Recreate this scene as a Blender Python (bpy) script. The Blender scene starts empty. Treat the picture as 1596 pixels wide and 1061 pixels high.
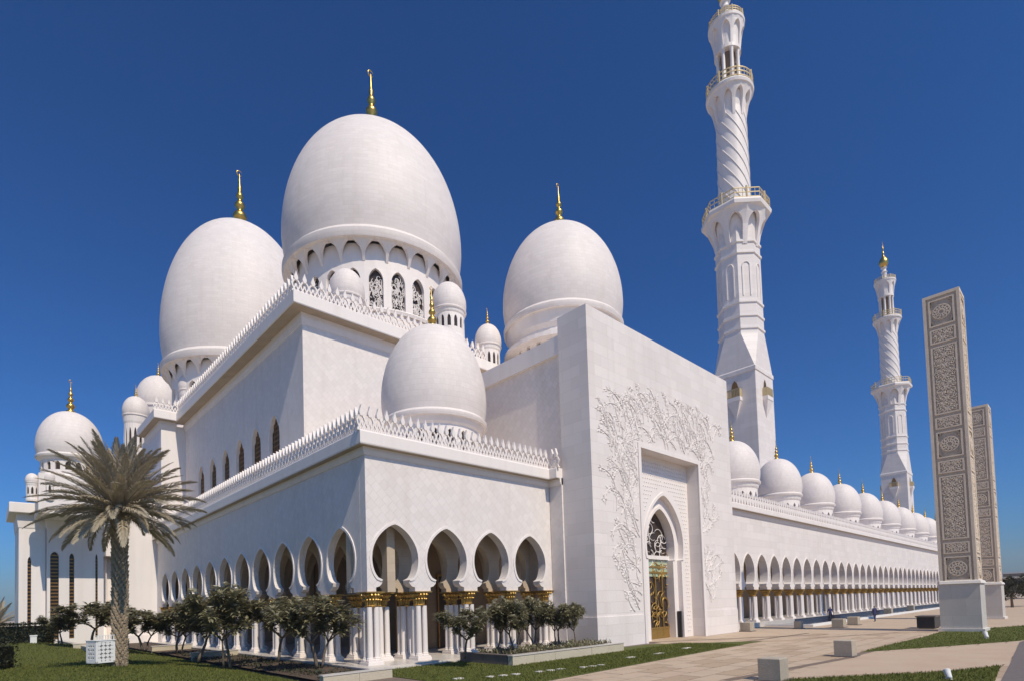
import bpy, math, random
import numpy as np
from mathutils import Vector, Matrix
rnd = random.Random(7)
PI = math.pi
S = bpy.context.scene
COL = S.collection
# ------------------------------------------------------------------ camera
PW, PH = 1596.0, 1061.0
FOC, PITCH, ROLL, YAW, SHY = 871.265, .0411, .0313, .7616, -374.79
CAM = Vector((-14.3693, -25.8277, 3.05))
fw = Vector((math.sin(YAW)*math.cos(PITCH), math.cos(YAW)*math.cos(PITCH), math.sin(PITCH)))
_r = Vector((math.cos(YAW), -math.sin(YAW), 0)); _u = _r.cross(fw)
RT = _r*math.cos(ROLL) - _u*math.sin(ROLL)
UP = _u*math.cos(ROLL) + _r*math.sin(ROLL)
cam = bpy.data.cameras.new('camera'); co = bpy.data.objects.new('camera', cam); COL.objects.link(co)
cam.sensor_fit = 'HORIZONTAL'; cam.sensor_width = 36; cam.lens = FOC/PW*36
cam.shift_y = -SHY/PW; cam.clip_end = 6000; cam.clip_start = .1
co.matrix_world = Matrix(((RT.x, UP.x, -fw.x, CAM.x), (RT.y, UP.y, -fw.y, CAM.y), (RT.z, UP.z, -fw.z, CAM.z), (0, 0, 0, 1)))
S.camera = co
def ray(x, y): return fw + RT*((x-PW/2)/FOC) - UP*((y-PH/2+SHY)/FOC)
def on(x, y, ax, v):
    d = ray(x, y); return CAM + d*((v-CAM[ax])/d[ax])
def at(x, y, dep): return CAM + ray(x, y)*dep
def gr(x, y, z=0): return on(x, y, 2, z)
# ------------------------------------------------------------------ sky and sun
sd = Vector((-.12, -1, 1.25)).normalized()           # towards the sun
w = bpy.data.worlds.new('World'); S.world = w; w.use_nodes = True
nt = w.node_tree; bg = nt.nodes['Background']
sky = nt.nodes.new('ShaderNodeTexSky'); sky.sky_type = 'NISHITA'; sky.sun_disc = False
sky.sun_elevation = math.asin(sd.z); sky.sun_rotation = math.atan2(sd.x, sd.y)
sky.altitude = 0; sky.air_density = 1.0; sky.dust_density = 1.1; sky.ozone_density = 10.0
gam = nt.nodes.new('ShaderNodeGamma'); gam.inputs[1].default_value = 1.25
tint = nt.nodes.new('ShaderNodeMix'); tint.data_type = 'RGBA'; tint.blend_type = 'MULTIPLY'; tint.inputs[0].default_value = 1; tint.inputs[7].default_value = (.34, .83, 1.06, 1)
nt.links.new(sky.outputs[0], gam.inputs[0]); nt.links.new(gam.outputs[0], tint.inputs[6])
nt.links.new(tint.outputs[2], bg.inputs[0]); bg.inputs[1].default_value = .068
sl = bpy.data.lights.new('sun', 'SUN'); sl.energy = 3.95; sl.angle = math.radians(.5); sl.color = (1, .885, .71)
so = bpy.data.objects.new('sun', sl); COL.objects.link(so); so.rotation_euler = (-sd).to_track_quat('-Z', 'Y').to_euler(); so.location = (0, -60, 90)
S.view_settings.view_transform = 'Standard'; S.view_settings.look = 'None'; S.view_settings.gamma = 1
S.view_settings.exposure = 0.0
S.render.engine = 'CYCLES'
# ------------------------------------------------------------------ materials
MATS = {}
def mat(name, col, rough=.6, metal=0, noise=None, bump=None, brick=None, spec=.3, coat=0, trans=0, streak=0, polar=0, lucent=0):
    """noise=(scale, amount, colour2); bump=(scale,strength); brick=(w,h,rot,amount,bump)"""
    m = bpy.data.materials.new(name); m.use_nodes = True; t = m.node_tree; N = t.nodes; L = t.links
    b = N['Principled BSDF']; b.inputs['Roughness'].default_value = rough; b.inputs['Metallic'].default_value = metal
    b.inputs['Specular IOR Level'].default_value = spec
    if trans: b.inputs['Subsurface Weight'].default_value = 0
    geo = N.new('ShaderNodeNewGeometry'); pos = geo.outputs['Position']
    cs = None
    rgb = N.new('ShaderNodeRGB'); rgb.outputs[0].default_value = (*col, 1); cs = rgb.outputs[0]
    hs = []
    def nz(scale, detail=5):
        n = N.new('ShaderNodeTexNoise'); n.inputs['Scale'].default_value = scale; n.inputs['Detail'].default_value = detail
        L.new(pos, n.inputs['Vector']); return n
    if noise:
        for (sc, am, c2) in (noise if isinstance(noise, list) else [noise]):
            n = nz(sc); r = N.new('ShaderNodeValToRGB'); r.color_ramp.elements[0].position = .35; r.color_ramp.elements[1].position = .68
            L.new(n.outputs[0], r.inputs[0])
            mu = N.new('ShaderNodeMath'); mu.operation = 'MULTIPLY'; mu.inputs[1].default_value = am; L.new(r.outputs[0], mu.inputs[0])
            mx = N.new('ShaderNodeMix'); mx.data_type = 'RGBA'; L.new(mu.outputs[0], mx.inputs[0]); L.new(cs, mx.inputs[6]); mx.inputs[7].default_value = (*c2, 1)
            cs = mx.outputs[2]
    if streak:
        mp0 = N.new('ShaderNodeMapping'); mp0.inputs['Scale'].default_value = (1.3, 1.3, .07); L.new(pos, mp0.inputs[0])
        n = N.new('ShaderNodeTexNoise'); n.inputs['Scale'].default_value = 1.0; n.inputs['Detail'].default_value = 6; L.new(mp0.outputs[0], n.inputs['Vector'])
        r = N.new('ShaderNodeValToRGB'); r.color_ramp.elements[0].position = .5; r.color_ramp.elements[1].position = .8; L.new(n.outputs[0], r.inputs[0])
        mu = N.new('ShaderNodeMath'); mu.operation = 'MULTIPLY'; mu.inputs[1].default_value = streak; L.new(r.outputs[0], mu.inputs[0])
        mx = N.new('ShaderNodeMix'); mx.data_type = 'RGBA'; L.new(mu.outputs[0], mx.inputs[0]); L.new(cs, mx.inputs[6]); mx.inputs[7].default_value = (.60, .51, .43, 1); cs = mx.outputs[2]
    if brick:
        bw, bh, rot, am, bs = brick
        sx = N.new('ShaderNodeSeparateXYZ'); L.new(pos, sx.inputs[0])
        if polar:
            tc = N.new('ShaderNodeTexCoord'); L.new(tc.outputs['Object'], sx.inputs[0])
            ad = N.new('ShaderNodeMath'); ad.operation = 'ARCTAN2'; L.new(sx.outputs[1], ad.inputs[0]); L.new(sx.outputs[0], ad.inputs[1])
            a2 = N.new('ShaderNodeMath'); a2.operation = 'MULTIPLY'; a2.inputs[1].default_value = polar; L.new(ad.outputs[0], a2.inputs[0]); ad = a2
        else:
            ad = N.new('ShaderNodeMath'); ad.operation = 'ADD'; L.new(sx.outputs[0], ad.inputs[0]); L.new(sx.outputs[1], ad.inputs[1])
        cb = N.new('ShaderNodeCombineXYZ'); L.new(ad.outputs[0], cb.inputs[0]); L.new(sx.outputs[2], cb.inputs[1])
        mp = N.new('ShaderNodeMapping'); mp.inputs['Rotation'].default_value = (0, 0, rot); L.new(cb.outputs[0], mp.inputs[0])
        bt = N.new('ShaderNodeTexBrick'); bt.inputs['Scale'].default_value = 1; bt.inputs['Brick Width'].default_value = bw; bt.inputs['Row Height'].default_value = bh
        bt.inputs['Mortar Size'].default_value = .012; bt.inputs['Mortar Smooth'].default_value = .2
        bt.inputs['Color1'].default_value = (1, 1, 1, 1); bt.inputs['Color2'].default_value = (1-am*.8, 1-am*.84, 1-am*.9, 1); bt.inputs['Mortar'].default_value = (1-am*1.6, 1-am*1.7, 1-am*1.8, 1)
        L.new(mp.outputs[0], bt.inputs['Vector'])
        mx = N.new('ShaderNodeMix'); mx.data_type = 'RGBA'; mx.blend_type = 'MULTIPLY'; mx.inputs[0].default_value = 1
        L.new(cs, mx.inputs[6]); L.new(bt.outputs[0], mx.inputs[7]); cs = mx.outputs[2]
        if bs: hs.append((bt.outputs[1], -bs))
    L.new(cs, b.inputs['Base Color'])
    if bump:
        hs.append((nz(bump[0], 8).outputs[0], bump[1]))
    nrm = None
    for h, st in hs:
        bp = N.new('ShaderNodeBump'); bp.inputs['Strength'].default_value = min(1, abs(st)); bp.inputs['Distance'].default_value = .04; bp.invert = st < 0
        L.new(h, bp.inputs['Height'])
        if nrm: L.new(nrm, bp.inputs['Normal'])
        nrm = bp.outputs[0]
    if nrm: L.new(nrm, b.inputs['Normal'])
    if lucent:
        tl = N.new('ShaderNodeBsdfTranslucent'); L.new(cs, tl.inputs[0]); ms = N.new('ShaderNodeMixShader'); ms.inputs[0].default_value = lucent
        L.new(b.outputs[0], ms.inputs[1]); L.new(tl.outputs[0], ms.inputs[2]); L.new(ms.outputs[0], N['Material Output'].inputs[0])
    MATS[name] = m; return m
WARM = (.80, .75, .72)
mat('marble', (.84, .765, .72), .5, noise=[(.25, .35, (.77, .72, .69)), (3.0, .25, (.79, .75, .73))], brick=(1.5, .75, 0, .10, .35), streak=.25)
mat('marble_diamond', (.84, .765, .72), .5, noise=[(.3, .35, (.77, .72, .69)), (4.0, .3, (.78, .73, .71))], brick=(.46, .46, PI/4, .09, .45), streak=.28)
mat('marble_plain', (.85, .775, .73), .5, noise=[(.5, .3, (.77, .73, .70)), (6, .2, (.80, .76, .73))], streak=.25)
mat('dome_tile', (.82, .74, .70), .55, noise=[(.35, .35, (.74, .69, .66)), (5, .3, (.76, .71, .68))], brick=(.8, .36, 0, .085, .35), polar=8.0, streak=.22)
mat('carved', (.79, .73, .695), .7, noise=(3, .35, (.70, .64, .60)))  # a little darker than the walls: grey relief shading put into the colour
mat('rail_gold', (.62, .50, .29), .55, .25, noise=(6, .5, (.48, .37, .20)))
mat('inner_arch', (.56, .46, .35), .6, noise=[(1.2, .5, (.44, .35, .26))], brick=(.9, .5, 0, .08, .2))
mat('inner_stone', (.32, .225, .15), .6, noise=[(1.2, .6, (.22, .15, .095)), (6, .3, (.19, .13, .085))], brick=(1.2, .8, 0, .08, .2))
mat('soffit_shade', (.45, .36, .27), .6, noise=[(.8, .5, (.36, .28, .20))], brick=(.9, .9, 0, .12, .2))  # cornice undersides: shade and warm bounce put into the tan colour
mat('gold', (.74, .48, .13), .36, 1, noise=(5, .6, (.50, .29, .07)))
mat('old_gold', (.56, .37, .12), .5, .85, noise=(9, .6, (.34, .20, .06)))
mat('bronze', (.42, .22, .07), .4, .8, noise=(8, .5, (.2, .1, .04)))
mat('glass_dark', (.045, .032, .026), .25, 0, noise=(2, .5, (.075, .05, .035)), spec=.35)
mat('glass_green', (.35, .5, .36), .15, 0, noise=(2, .5, (.55, .5, .3)), spec=.6)
mat('floor_marble', (.62, .57, .52), .3, noise=(1.5, .4, (.5, .45, .4)))
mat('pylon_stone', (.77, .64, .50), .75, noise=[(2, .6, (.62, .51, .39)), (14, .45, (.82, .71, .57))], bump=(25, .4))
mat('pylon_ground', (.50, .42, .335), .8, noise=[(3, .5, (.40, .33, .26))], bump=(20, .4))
mat('pylon_base', (.60, .565, .52), .5, noise=[(.6, .5, (.50, .465, .43)), (5, .3, (.66, .62, .57))], brick=(1.6, 1.2, 0, .1, .2))
mat('pylon_trim', (.72, .67, .62), .6, noise=(4, .4, (.6, .55, .5)))
mat('grass', (.12, .13, .024), .9, noise=[(.35, .6, (.11, .115, .03)), (4, .55, (.045, .07, .012)), (30, .5, (.11, .13, .035))], bump=(40, 1))
mat('grass_blade', (.155, .175, .034), .8, noise=[(2, .6, (.085, .105, .018)), (9, .5, (.21, .195, .06))], lucent=.3)
mat('soil', (.10, .07, .05), .95, noise=[(3, .7, (.055, .04, .03)), (20, .5, (.15, .11, .08))], bump=(15, .8))
mat('sand', (.42, .35, .28), .9, noise=[(.05, .5, (.36, .30, .23)), (2, .4, (.46, .39, .31))], bump=(8, .4))
mat('paving', (.50, .385, .28), .7, noise=[(.5, .6, (.41, .305, .215)), (7, .4, (.55, .44, .33))], bump=(20, .2))
mat('paving_pink', (.50, .39, .285), .7, noise=[(.6, .6, (.42, .295, .21)), (7, .4, (.54, .41, .305))], bump=(20, .2))
mat('paving_tan', (.42, .31, .215), .7, noise=[(.6, .6, (.35, .255, .175)), (7, .4, (.47, .36, .26))], bump=(20, .2))
mat('paving_joint', (.20, .15, .12), .9, noise=(4, .4, (.14, .11, .09)))
mat('paving_dark', (.17, .145, .135), .7, noise=(3, .5, (.12, .1, .1)))
mat('kerb_stone', (.56, .49, .37), .75, noise=[(1.5, .5, (.47, .40, .29)), (10, .4, (.62, .55, .45))], bump=(18, .4))
mat('block_stone', (.44, .38, .30), .8, noise=[(3, .6, (.36, .30, .23)), (14, .4, (.52, .46, .37))], bump=(25, .6))
mat('white_paint', (.80, .79, .77), .5, noise=(3, .3, (.7, .69, .67)))
mat('black_metal', (.03, .03, .035), .4, noise=(4, .4, (.05, .05, .055)))
mat('water', (.03, .035, .07), .06, noise=(2, .3, (.04, .045, .09)), bump=(3, .08), spec=.6)
mat('palm_bark', (.40, .31, .21), .9, noise=[(6, .6, (.20, .15, .10)), (25, .5, (.52, .42, .30))], bump=(30, .8))
mat('palm_leaf', (.46, .395, .29), .6, noise=[(1.5, .6, (.29, .245, .17)), (8, .5, (.60, .52, .40))], lucent=.25)
mat('palm_green', (.11, .125, .055), .6, noise=[(2, .5, (.07, .08, .035))])
mat('bark', (.20, .16, .125), .9, noise=[(8, .6, (.08, .062, .05))], bump=(30, .6))
mat('leaf', (.21, .195, .105), .35, noise=[(1.2, .4, (.11, .10, .055)), (7, .6, (.42, .38, .25))], spec=.5, lucent=.3)  # pale flecks in the noise paint bright highlights onto the leaves
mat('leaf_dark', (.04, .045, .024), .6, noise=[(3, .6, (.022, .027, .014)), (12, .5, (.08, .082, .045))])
mat('petal', (.80, .78, .68), .6, noise=(9, .3, (.8, .7, .45)))
mat('skin', (.33, .20, .13), .6, noise=(12, .3, (.28, .16, .1)))
mat('hair', (.02, .016, .013), .6, noise=(30, .3, (.03, .025, .02)))
mat('cloth_navy', (.035, .038, .11), .8, noise=(12, .5, (.05, .055, .15)))
mat('cloth_dark', (.03, .03, .045), .8, noise=(12, .5, (.045, .045, .06)))
mat('canvas', (.66, .64, .60), .8, noise=(.5, .4, (.56, .54, .5)))
# ------------------------------------------------------------------ mesh helpers
class MB:
    def __init__(s): s.v = []; s.f = []
    def add(s, vs, fs):
        o = len(s.v); s.v += [tuple(q) for q in vs]; s.f += [tuple(i+o for i in q) for q in fs]; return s
    def quad(s, a, b, c, d): return s.add([a, b, c, d], [(0, 1, 2, 3)])
    def box(s, x0, x1, y0, y1, z0, z1, M=None):
        vs = [Vector(q) for q in ((x0, y0, z0), (x1, y0, z0), (x1, y1, z0), (x0, y1, z0), (x0, y0, z1), (x1, y0, z1), (x1, y1, z1), (x0, y1, z1))]
        if M: vs = [M @ q for q in vs]
        return s.add(vs, [(0, 3, 2, 1), (4, 5, 6, 7), (0, 1, 5, 4), (1, 2, 6, 5), (2, 3, 7, 6), (3, 0, 4, 7)])
    def lathe(s, prof, n=24, c=(0, 0, 0), star=0, rot=0, cap=True):
        o = len(s.v)
        for r, z in prof:
            for k in range(n):
                a = 2*PI*k/n+rot; q = r*(1-star*(k % 2))
                s.v.append((c[0]+q*math.cos(a), c[1]+q*math.sin(a), c[2]+z))
        m = len(prof)
        for i in range(m-1):
            for k in range(n):
                k2 = (k+1) % n; s.f.append((o+i*n+k, o+i*n+k2, o+(i+1)*n+k2, o+(i+1)*n+k))
        if cap:
            s.f.append(tuple(o+k for k in reversed(range(n)))); s.f.append(tuple(o+(m-1)*n+k for k in range(n)))
        return s
    def tube(s, pts, rad, n=6, cap=True):
        pts = [Vector(q) for q in pts]; o = len(s.v); m = len(pts)
        if not isinstance(rad, (list, tuple)): rad = [rad]*m
        ref = None
        for i in range(m):
            t = (pts[min(i+1, m-1)]-pts[max(i-1, 0)])
            if t.length < 1e-9: t = Vector((0, 0, 1))
            t.normalize()
            if ref is None: ref = t.orthogonal().normalized()
            ref = (ref - t*ref.dot(t)); ref = ref.normalized() if ref.length > 1e-6 else t.orthogonal().normalized()
            b = t.cross(ref)
            for k in range(n):
                a = 2*PI*k/n; s.v.append(tuple(pts[i]+(ref*math.cos(a)+b*math.sin(a))*rad[i]))
        for i in range(m-1):
            for k in range(n):
                k2 = (k+1) % n; s.f.append((o+i*n+k, o+i*n+k2, o+(i+1)*n+k2, o+(i+1)*n+k))
        if cap:
            s.f.append(tuple(o+k for k in reversed(range(n)))); s.f.append(tuple(o+(m-1)*n+k for k in range(n)))
        return s
    def rings(s, rings, cap=True):
        o = len(s.v); n = len(rings[0])
        for r in rings: s.v += [tuple(q) for q in r]
        for i in range(len(rings)-1):
            for k in range(n):
                k2 = (k+1) % n; s.f.append((o+i*n+k, o+i*n+k2, o+(i+1)*n+k2, o+(i+1)*n+k))
        if cap:
            s.f.append(tuple(o+k for k in reversed(range(n)))); s.f.append(tuple(o+(len(rings)-1)*n+k for k in range(n)))
        return s
    def prism(s, out, mp, d0, d1):
        n = len(out); o = len(s.v)
        for d in (d0, d1): s.v += [tuple(mp(u, z, d)) for u, z in out]
        s.f.append(tuple(o+k for k in range(n))); s.f.append(tuple(o+n+k for k in reversed(range(n))))
        for k in range(n):
            k2 = (k+1) % n; s.f.append((o+k2, o+k, o+n+k, o+n+k2))
        return s
    def sweep(s, path, prof, close=False):
        """profile (out, z) along a plan path, out to the right of travel, mitred"""
        P = [Vector((q[0], q[1])) for q in path]; n = len(P); rr = []
        for i in range(n):
            ds = []
            if i > 0: ds.append((P[i]-P[i-1]).normalized())
            if i < n-1: ds.append((P[i+1]-P[i]).normalized())
            ns = [Vector((d.y, -d.x)) for d in ds]
            if len(ns) == 2:
                mm = (ns[0]+ns[1]); mm = mm/max(1e-6, mm.dot(ns[0]))
            else: mm = ns[0]
            rr.append([(P[i].x+mm.x*o, P[i].y+mm.y*o, z) for o, z in prof])
        return s.rings(rr, True)
    def mesh(s, name, m, smooth=False):
        me = bpy.data.meshes.new(name); me.from_pydata(s.v, [], s.f); me.materials.append(MATS[m])
        if smooth: me.polygons.foreach_set('use_smooth', [True]*len(me.polygons))
        me.update(); return me
    def build(s, name, m, parent=None, smooth=False, kind=None):
        return link(name, s.mesh(name, m, smooth), parent, kind)
def link(name, me, parent=None, kind=None, M=None):
    o = bpy.data.objects.new(name, me); COL.objects.link(o)
    if parent is not None: o.parent = parent
    if M is not None: o.matrix_basis = M
    if kind: o['kind'] = kind
    return o
def autosmooth(o, ang=35):
    me = o.data; me.polygons.foreach_set('use_smooth', [True]*len(me.polygons))
    try: me.set_sharp_from_angle(angle=math.radians(ang))
    except Exception: pass
    return o
def tag(o, label, cat, group=None):
    o['label'] = label; o['category'] = cat
    if group: o['group'] = group
    return o
def thing(name, label, cat, loc=(0, 0, 0), group=None):
    o = bpy.data.objects.new(name, None); COL.objects.link(o); o.location = loc; o.empty_display_size = .3
    return tag(o, label, cat, group)
def structure(o): o['kind'] = 'structure'; return o
FRONT = lambda y0: (lambda u, z, d: (u, y0+d, z))
LEFT = lambda x0: (lambda u, z, d: (x0+d, u, z))
def keyhole(w0, z0, wn, zn, wb, zb, za, n=9):
    """left half (w,z) of a bulbous pointed arch from the springing up"""
    o = [(w0, z0), (w0, z0+(zn-z0)*.35)]
    for i in range(1, 4):
        t = i/3; o.append((w0+(wn-w0)*math.sin(t*PI/2), z0+(zn-z0)*(.35+.65*(1-math.cos(t*PI/2)))))
    for i in range(1, n+1):
        t = i/n; o.append((wn+(wb-wn)*math.sqrt(1-(1-t)**2), zn+(zb-zn)*t))
    for i in range(1, n+1):
        t = i/n; t = 1-(1-t)**1.5; o.append((wb*(1-t**2.0)**.72 if i < n else 0, zb+(za-zb)*t))
    return o
def pointed(w, z0, zs, za, n=9):
    o = [(w, z0), (w, zs)]
    for i in range(1, n+1):
        t = i/n; t = 1-(1-t)**1.5; o.append((w*(1-t**2.0)**.70 if i < n else 0, zs+(za-zs)*t))
    return o
def arches(mb, mp, centers, pitch, out, ztop, thick, rim=.0, rimd=.06, back=True, ends=True, rimmb=None):
    h = pitch/2
    for ci, c in enumerate(centers):
        for sg in (-1, 1):
            for (w1, z1), (w2, z2) in zip(out, out[1:]):
                a, b, e, g = (c+sg*w1, z1), (c+sg*w2, z2), (c+sg*h, z2), (c+sg*h, z1)
                mb.quad(mp(*a, 0), mp(*b, 0), mp(*e, 0), mp(*g, 0))
                if back: mb.quad(mp(*a, thick), mp(*b, thick), mp(*e, thick), mp(*g, thick))
                mb.quad(mp(*a, 0), mp(*b, 0), mp(*b, thick), mp(*a, thick))
            z0 = out[0][1]
            mb.quad(mp(c+sg*out[0][0], z0, 0), mp(c+sg*h, z0, 0), mp(c+sg*h, z0, thick), mp(c+sg*out[0][0], z0, thick))
            if rim:
                R = rimmb or mb; off = []
                for i, (w_, z_) in enumerate(out):
                    p, q = out[max(i-1, 0)], out[min(i+1, len(out)-1)]
                    t = Vector((q[0]-p[0], q[1]-p[1])); t.normalize(); nn = Vector((t.y, -t.x))
                    if i == len(out)-1: nn = Vector((0, 1.25))
                    off.append((max(0, w_+nn.x*rim), z_+nn.y*rim))
                for i in range(4, len(out)-1):
                    a, b, e, g = out[i], out[i+1], off[i+1], off[i]
                    f = lambda q, d: mp(c+sg*q[0], q[1], d)
                    R.quad(f(a, -rimd), f(b, -rimd), f(e, -rimd), f(g, -rimd))
                    R.quad(f(g, -rimd), f(e, -rimd), f(e, 0.01), f(g, 0.01))
                    R.quad(f(a, -rimd), f(b, -rimd), f(b, 0.01), f(a, 0.01))
        za = out[-1][1]
        if ztop > za:
            for d in ((0, thick) if back else (0,)):
                for sg in (-1, 1):
                    mb.quad(mp(c, za, d), mp(c+sg*h, za, d), mp(c+sg*h, ztop, d), mp(c, ztop, d))
    if ends:
        for u in (centers[0]-h, centers[-1]+h):
            mb.quad(mp(u, out[0][1], 0), mp(u, ztop, 0), mp(u, ztop, thick), mp(u, out[0][1], thick))
    return mb
# ---------- shared pieces
def merlon_mesh(name, wd, hh, th=.16):
    m = MB(); r = wd*.115
    for sg in (-1, 1):
        m.tube([(sg*x*wd, 0, z*hh) for x, z in ((.10, 0), (.14, .10), (.38, .26), (.47, .38), (.34, .50), (.12, .60))], [r, r, r, r*1.15, r, r], 4)
        m.tube([(sg*x*wd, 0, z*hh) for x, z in ((.44, .0), (.30, .12), (.10, .26), (.03, .40))], r*.85, 4)
    half = [(.12, .56), (.24, .66), (.22, .74), (.10, .86), (.03, .96)]
    m.prism([(-x*wd, z*hh) for x, z in half]+[(0, hh)]+[(x*wd, z*hh) for x, z in reversed(half)], lambda u, z, d: (u, d, z), -th*.55, th*.55)
    m.box(-wd*.5, wd*.5, -th*.5, th*.5, 0, hh*.06)
    return m.mesh(name, 'marble_plain')
MER = merlon_mesh('merlon', .50, 1.35); MER_BIG = merlon_mesh('merlon', .66, 1.6, .18)
def merlons(parent, me, p0, p1, pitch, z, skip_first=False):
    p0 = Vector(p0); p1 = Vector(p1); d = p1-p0; n = max(1, round(d.length/pitch)); a = math.atan2(d.y, d.x)
    for k in range(1 if skip_first else 0, n+1):
        q = p0+d*(k/n)
        link('merlon', me, parent, M=Matrix.Translation((q.x, q.y, z)) @ Matrix.Rotation(a, 4, 'Z'))
def finial_prof(h):
    return [(r*h*.80, z*h) for r, z in ((.17, -.03), (.16, .03), (.09, .07), (.07, .10), (.13, .15), (.145, .20), (.11, .26), (.055, .29), (.05, .32), (.10, .37), (.105, .41), (.07, .46), (.04, .48), (.04, .51), (.075, .55), (.075, .58), (.045, .63), (.028, .66), (.045, .70), (.03, .74), (.016, .80), (.008, .97), (.002, 1.0))]
FIN = MB().lathe(finial_prof(1), 20)
_m = []
for k in range(15):
    a = math.radians(-65+k*(310/14)); _m.append((.045*math.cos(a+PI/2), 0, .99+.045*math.sin(a+PI/2)))
FIN.tube(_m, [.002+.009*math.sin(PI*k/14) for k in range(15)], 6)
FIN = FIN.mesh('finial', 'gold', True)
def dome_shell(R, vs=1, n=64):
    pr = [(.90, -.03), (.985, -.03), (1.0, .01), (1.0, .05), (.975, .075), (.965, .09), (.955, .10)]
    pr = [(r*R, z*R) for r, z in pr]
    mb = MB(); mb.lathe(pr, n, cap=False)
    pr2 = []
    for i in range(7):
        t = i/7; pr2.append((R*(.955+.045*math.sin(t*PI/2)), R*(.10+(.34*vs)*t)))
    for i in range(27):
        t = i/26; a = t*PI/2; pr2.append((max(.001, R*math.cos(a)**.96), R*(.10+.34*vs+(1.8*vs-.10-.34*vs)*math.sin(a))))
    mb.lathe(pr2, n, cap=False)
    return mb
def gold_cap(R, t): return MB().lathe([(.115*R, t-.045*R), (.118*R, t-.025*R), (.10*R, t), (.05*R, t+.015*R)], 32)
def add_dome(parent, name, c, R, fin, drum=None, label=None, n=64, vs=1):
    """c = centre of the ring; drum: dict(h, bays, kind)"""
    o = dome_shell(R, vs, n).build(name, 'dome_tile', parent); autosmooth(o, 40); o.location = c
    if label: o['label'] = label
    if fin:
        link('finial', FIN, o, M=Matrix.Translation((0, 0, 1.80*R*vs)) @ Matrix.Scale(fin, 4)); g = gold_cap(R, 1.8*R*vs).build('finial_base', 'gold', o, True)
    if drum:
        h = drum['h']; nb = drum['bays']; r1 = R*.86
        k = 2*PI/nb
        def cyl(rr):
            return lambda u, z, d: ((rr-d)*math.cos(u), (rr-d)*math.sin(u), z)
        cs = [k*i for i in range(nb)]
        if drum.get('big'):
            # scalloped cove arches hanging from the ring, over a drum of arched windows
            sc = MB(); zt = -.03*R; hs = .20*R
            out = pointed(k*.44, -hs*1.05, -hs*.8, -hs*.12, 8)
            def cone(u, z, d): 
                rr = R*.955-.10*R*max(0, min(1, (zt-z)/hs))-d; return (rr*math.cos(u), rr*math.sin(u), z)
            arches(sc, cone, cs, k, out, zt, .045*R, ends=False); sc.build('scalloped_cove', 'marble_plain', o)
            dr = MB(); wz0, wzs, wza = -.68*R, -.40*R, -.28*R
            arches(dr, cyl(r1), cs, k, pointed(k*.32, wz0, wzs, wza, 7), zt, .04*R, rim=.02 if 0 else 0, back=False, ends=False)
            dr.lathe([(r1, -h), (r1, wz0)], nb*2, cap=False)
            dr.build('drum', 'marble_plain', o)
            pan = MB().lathe([(r1-.038*R, wz0), (r1-.038*R, wza)], nb*2, cap=False); pan.build('window_glass', 'glass_dark', o)
            rin = MB().lathe([(r1+.02*R, wz0-.05*R), (r1+.03*R, wz0-.02*R), (r1+.01*R, wz0)], nb*2, cap=False); rin.build('moulding', 'marble_plain', o)
            # carved stone screens in the windows facing the viewer
            for i in range(nb):
                a = cs[i]; vd = Vector((CAM.x-c[0], CAM.y-c[1])).normalized()
                if Vector((math.cos(a), math.sin(a))).dot(vd) < .05: continue
                g = MB(); rr = r1-.026*R
                for q in range(64):
                    u0 = a+rnd.uniform(-.31, .31)*k; z0 = rnd.uniform(wz0, wzs+.02*R); pts = []
                    th = rnd.uniform(0, 2*PI); cv = rnd.choice((-1, 1))*rnd.uniform(.5, 1.1)
                    for s_ in range(6):
                        uu = max(a-.32*k, min(a+.32*k, u0)); pts.append((rr*math.cos(uu), rr*math.sin(uu), max(wz0, min(wza-.03*R, z0))))
                        u0 += math.cos(th)*.018; z0 += math.sin(th)*.022*R; th += cv
                    g.tube(pts, .0042*R, 4, False)
                g.build('window_screen', 'carved', o, kind='stuff')
        else:
            dr = MB()
            arches(dr, cyl(r1), cs, k, pointed(k*.26, -h*.62, -h*.40, -h*.24, 5), -.02*R, .06*R, back=False, ends=False)
            dr.lathe([(r1, -h), (r1, -h*.62)], nb*2, cap=False)
            dr.lathe([(r1*1.0, -h*.16), (r1*1.05, -h*.12), (R*.95, -.02*R)], nb*2, cap=False)
            dr.lathe([(r1*1.06, -h), (r1*1.06, -h*.88), (r1, -h*.84)], nb*2, cap=False)
            dr.build('drum', 'marble_plain', o)
            MB().lathe([(r1-.055*R, -h*.7), (r1-.055*R, -h*.2)], nb*2, cap=False).build('window_glass', 'glass_dark', o)
    return o
def cornice_prof(e, zt, zb, zw, back=.25):
    return [(-back, zt), (e*.94, zt), (e, zt-.06), (e, zb+.06), (e*.96, zb), (.16, zb), (.14, zb-(zb-zw)*.5), (.05, zw), (-back, zw)]
def cornice_old(e, zt, zb, zw, back=.25):
    """closed outline: fascia zt..zb at overhang e, stepping back to the wall at zw"""
    return [(-back, zt), (e*.94, zt), (e, zt-.06), (e, zb+.05), (e*.97, zb), (e*.55, zb-(zb-zw)*.18), (e*.52, zb-(zb-zw)*.55), (e*.25, zb-(zb-zw)*.7), (e*.22, zb-(zb-zw)*.92), (.03, zw), (-back, zw)]
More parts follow.
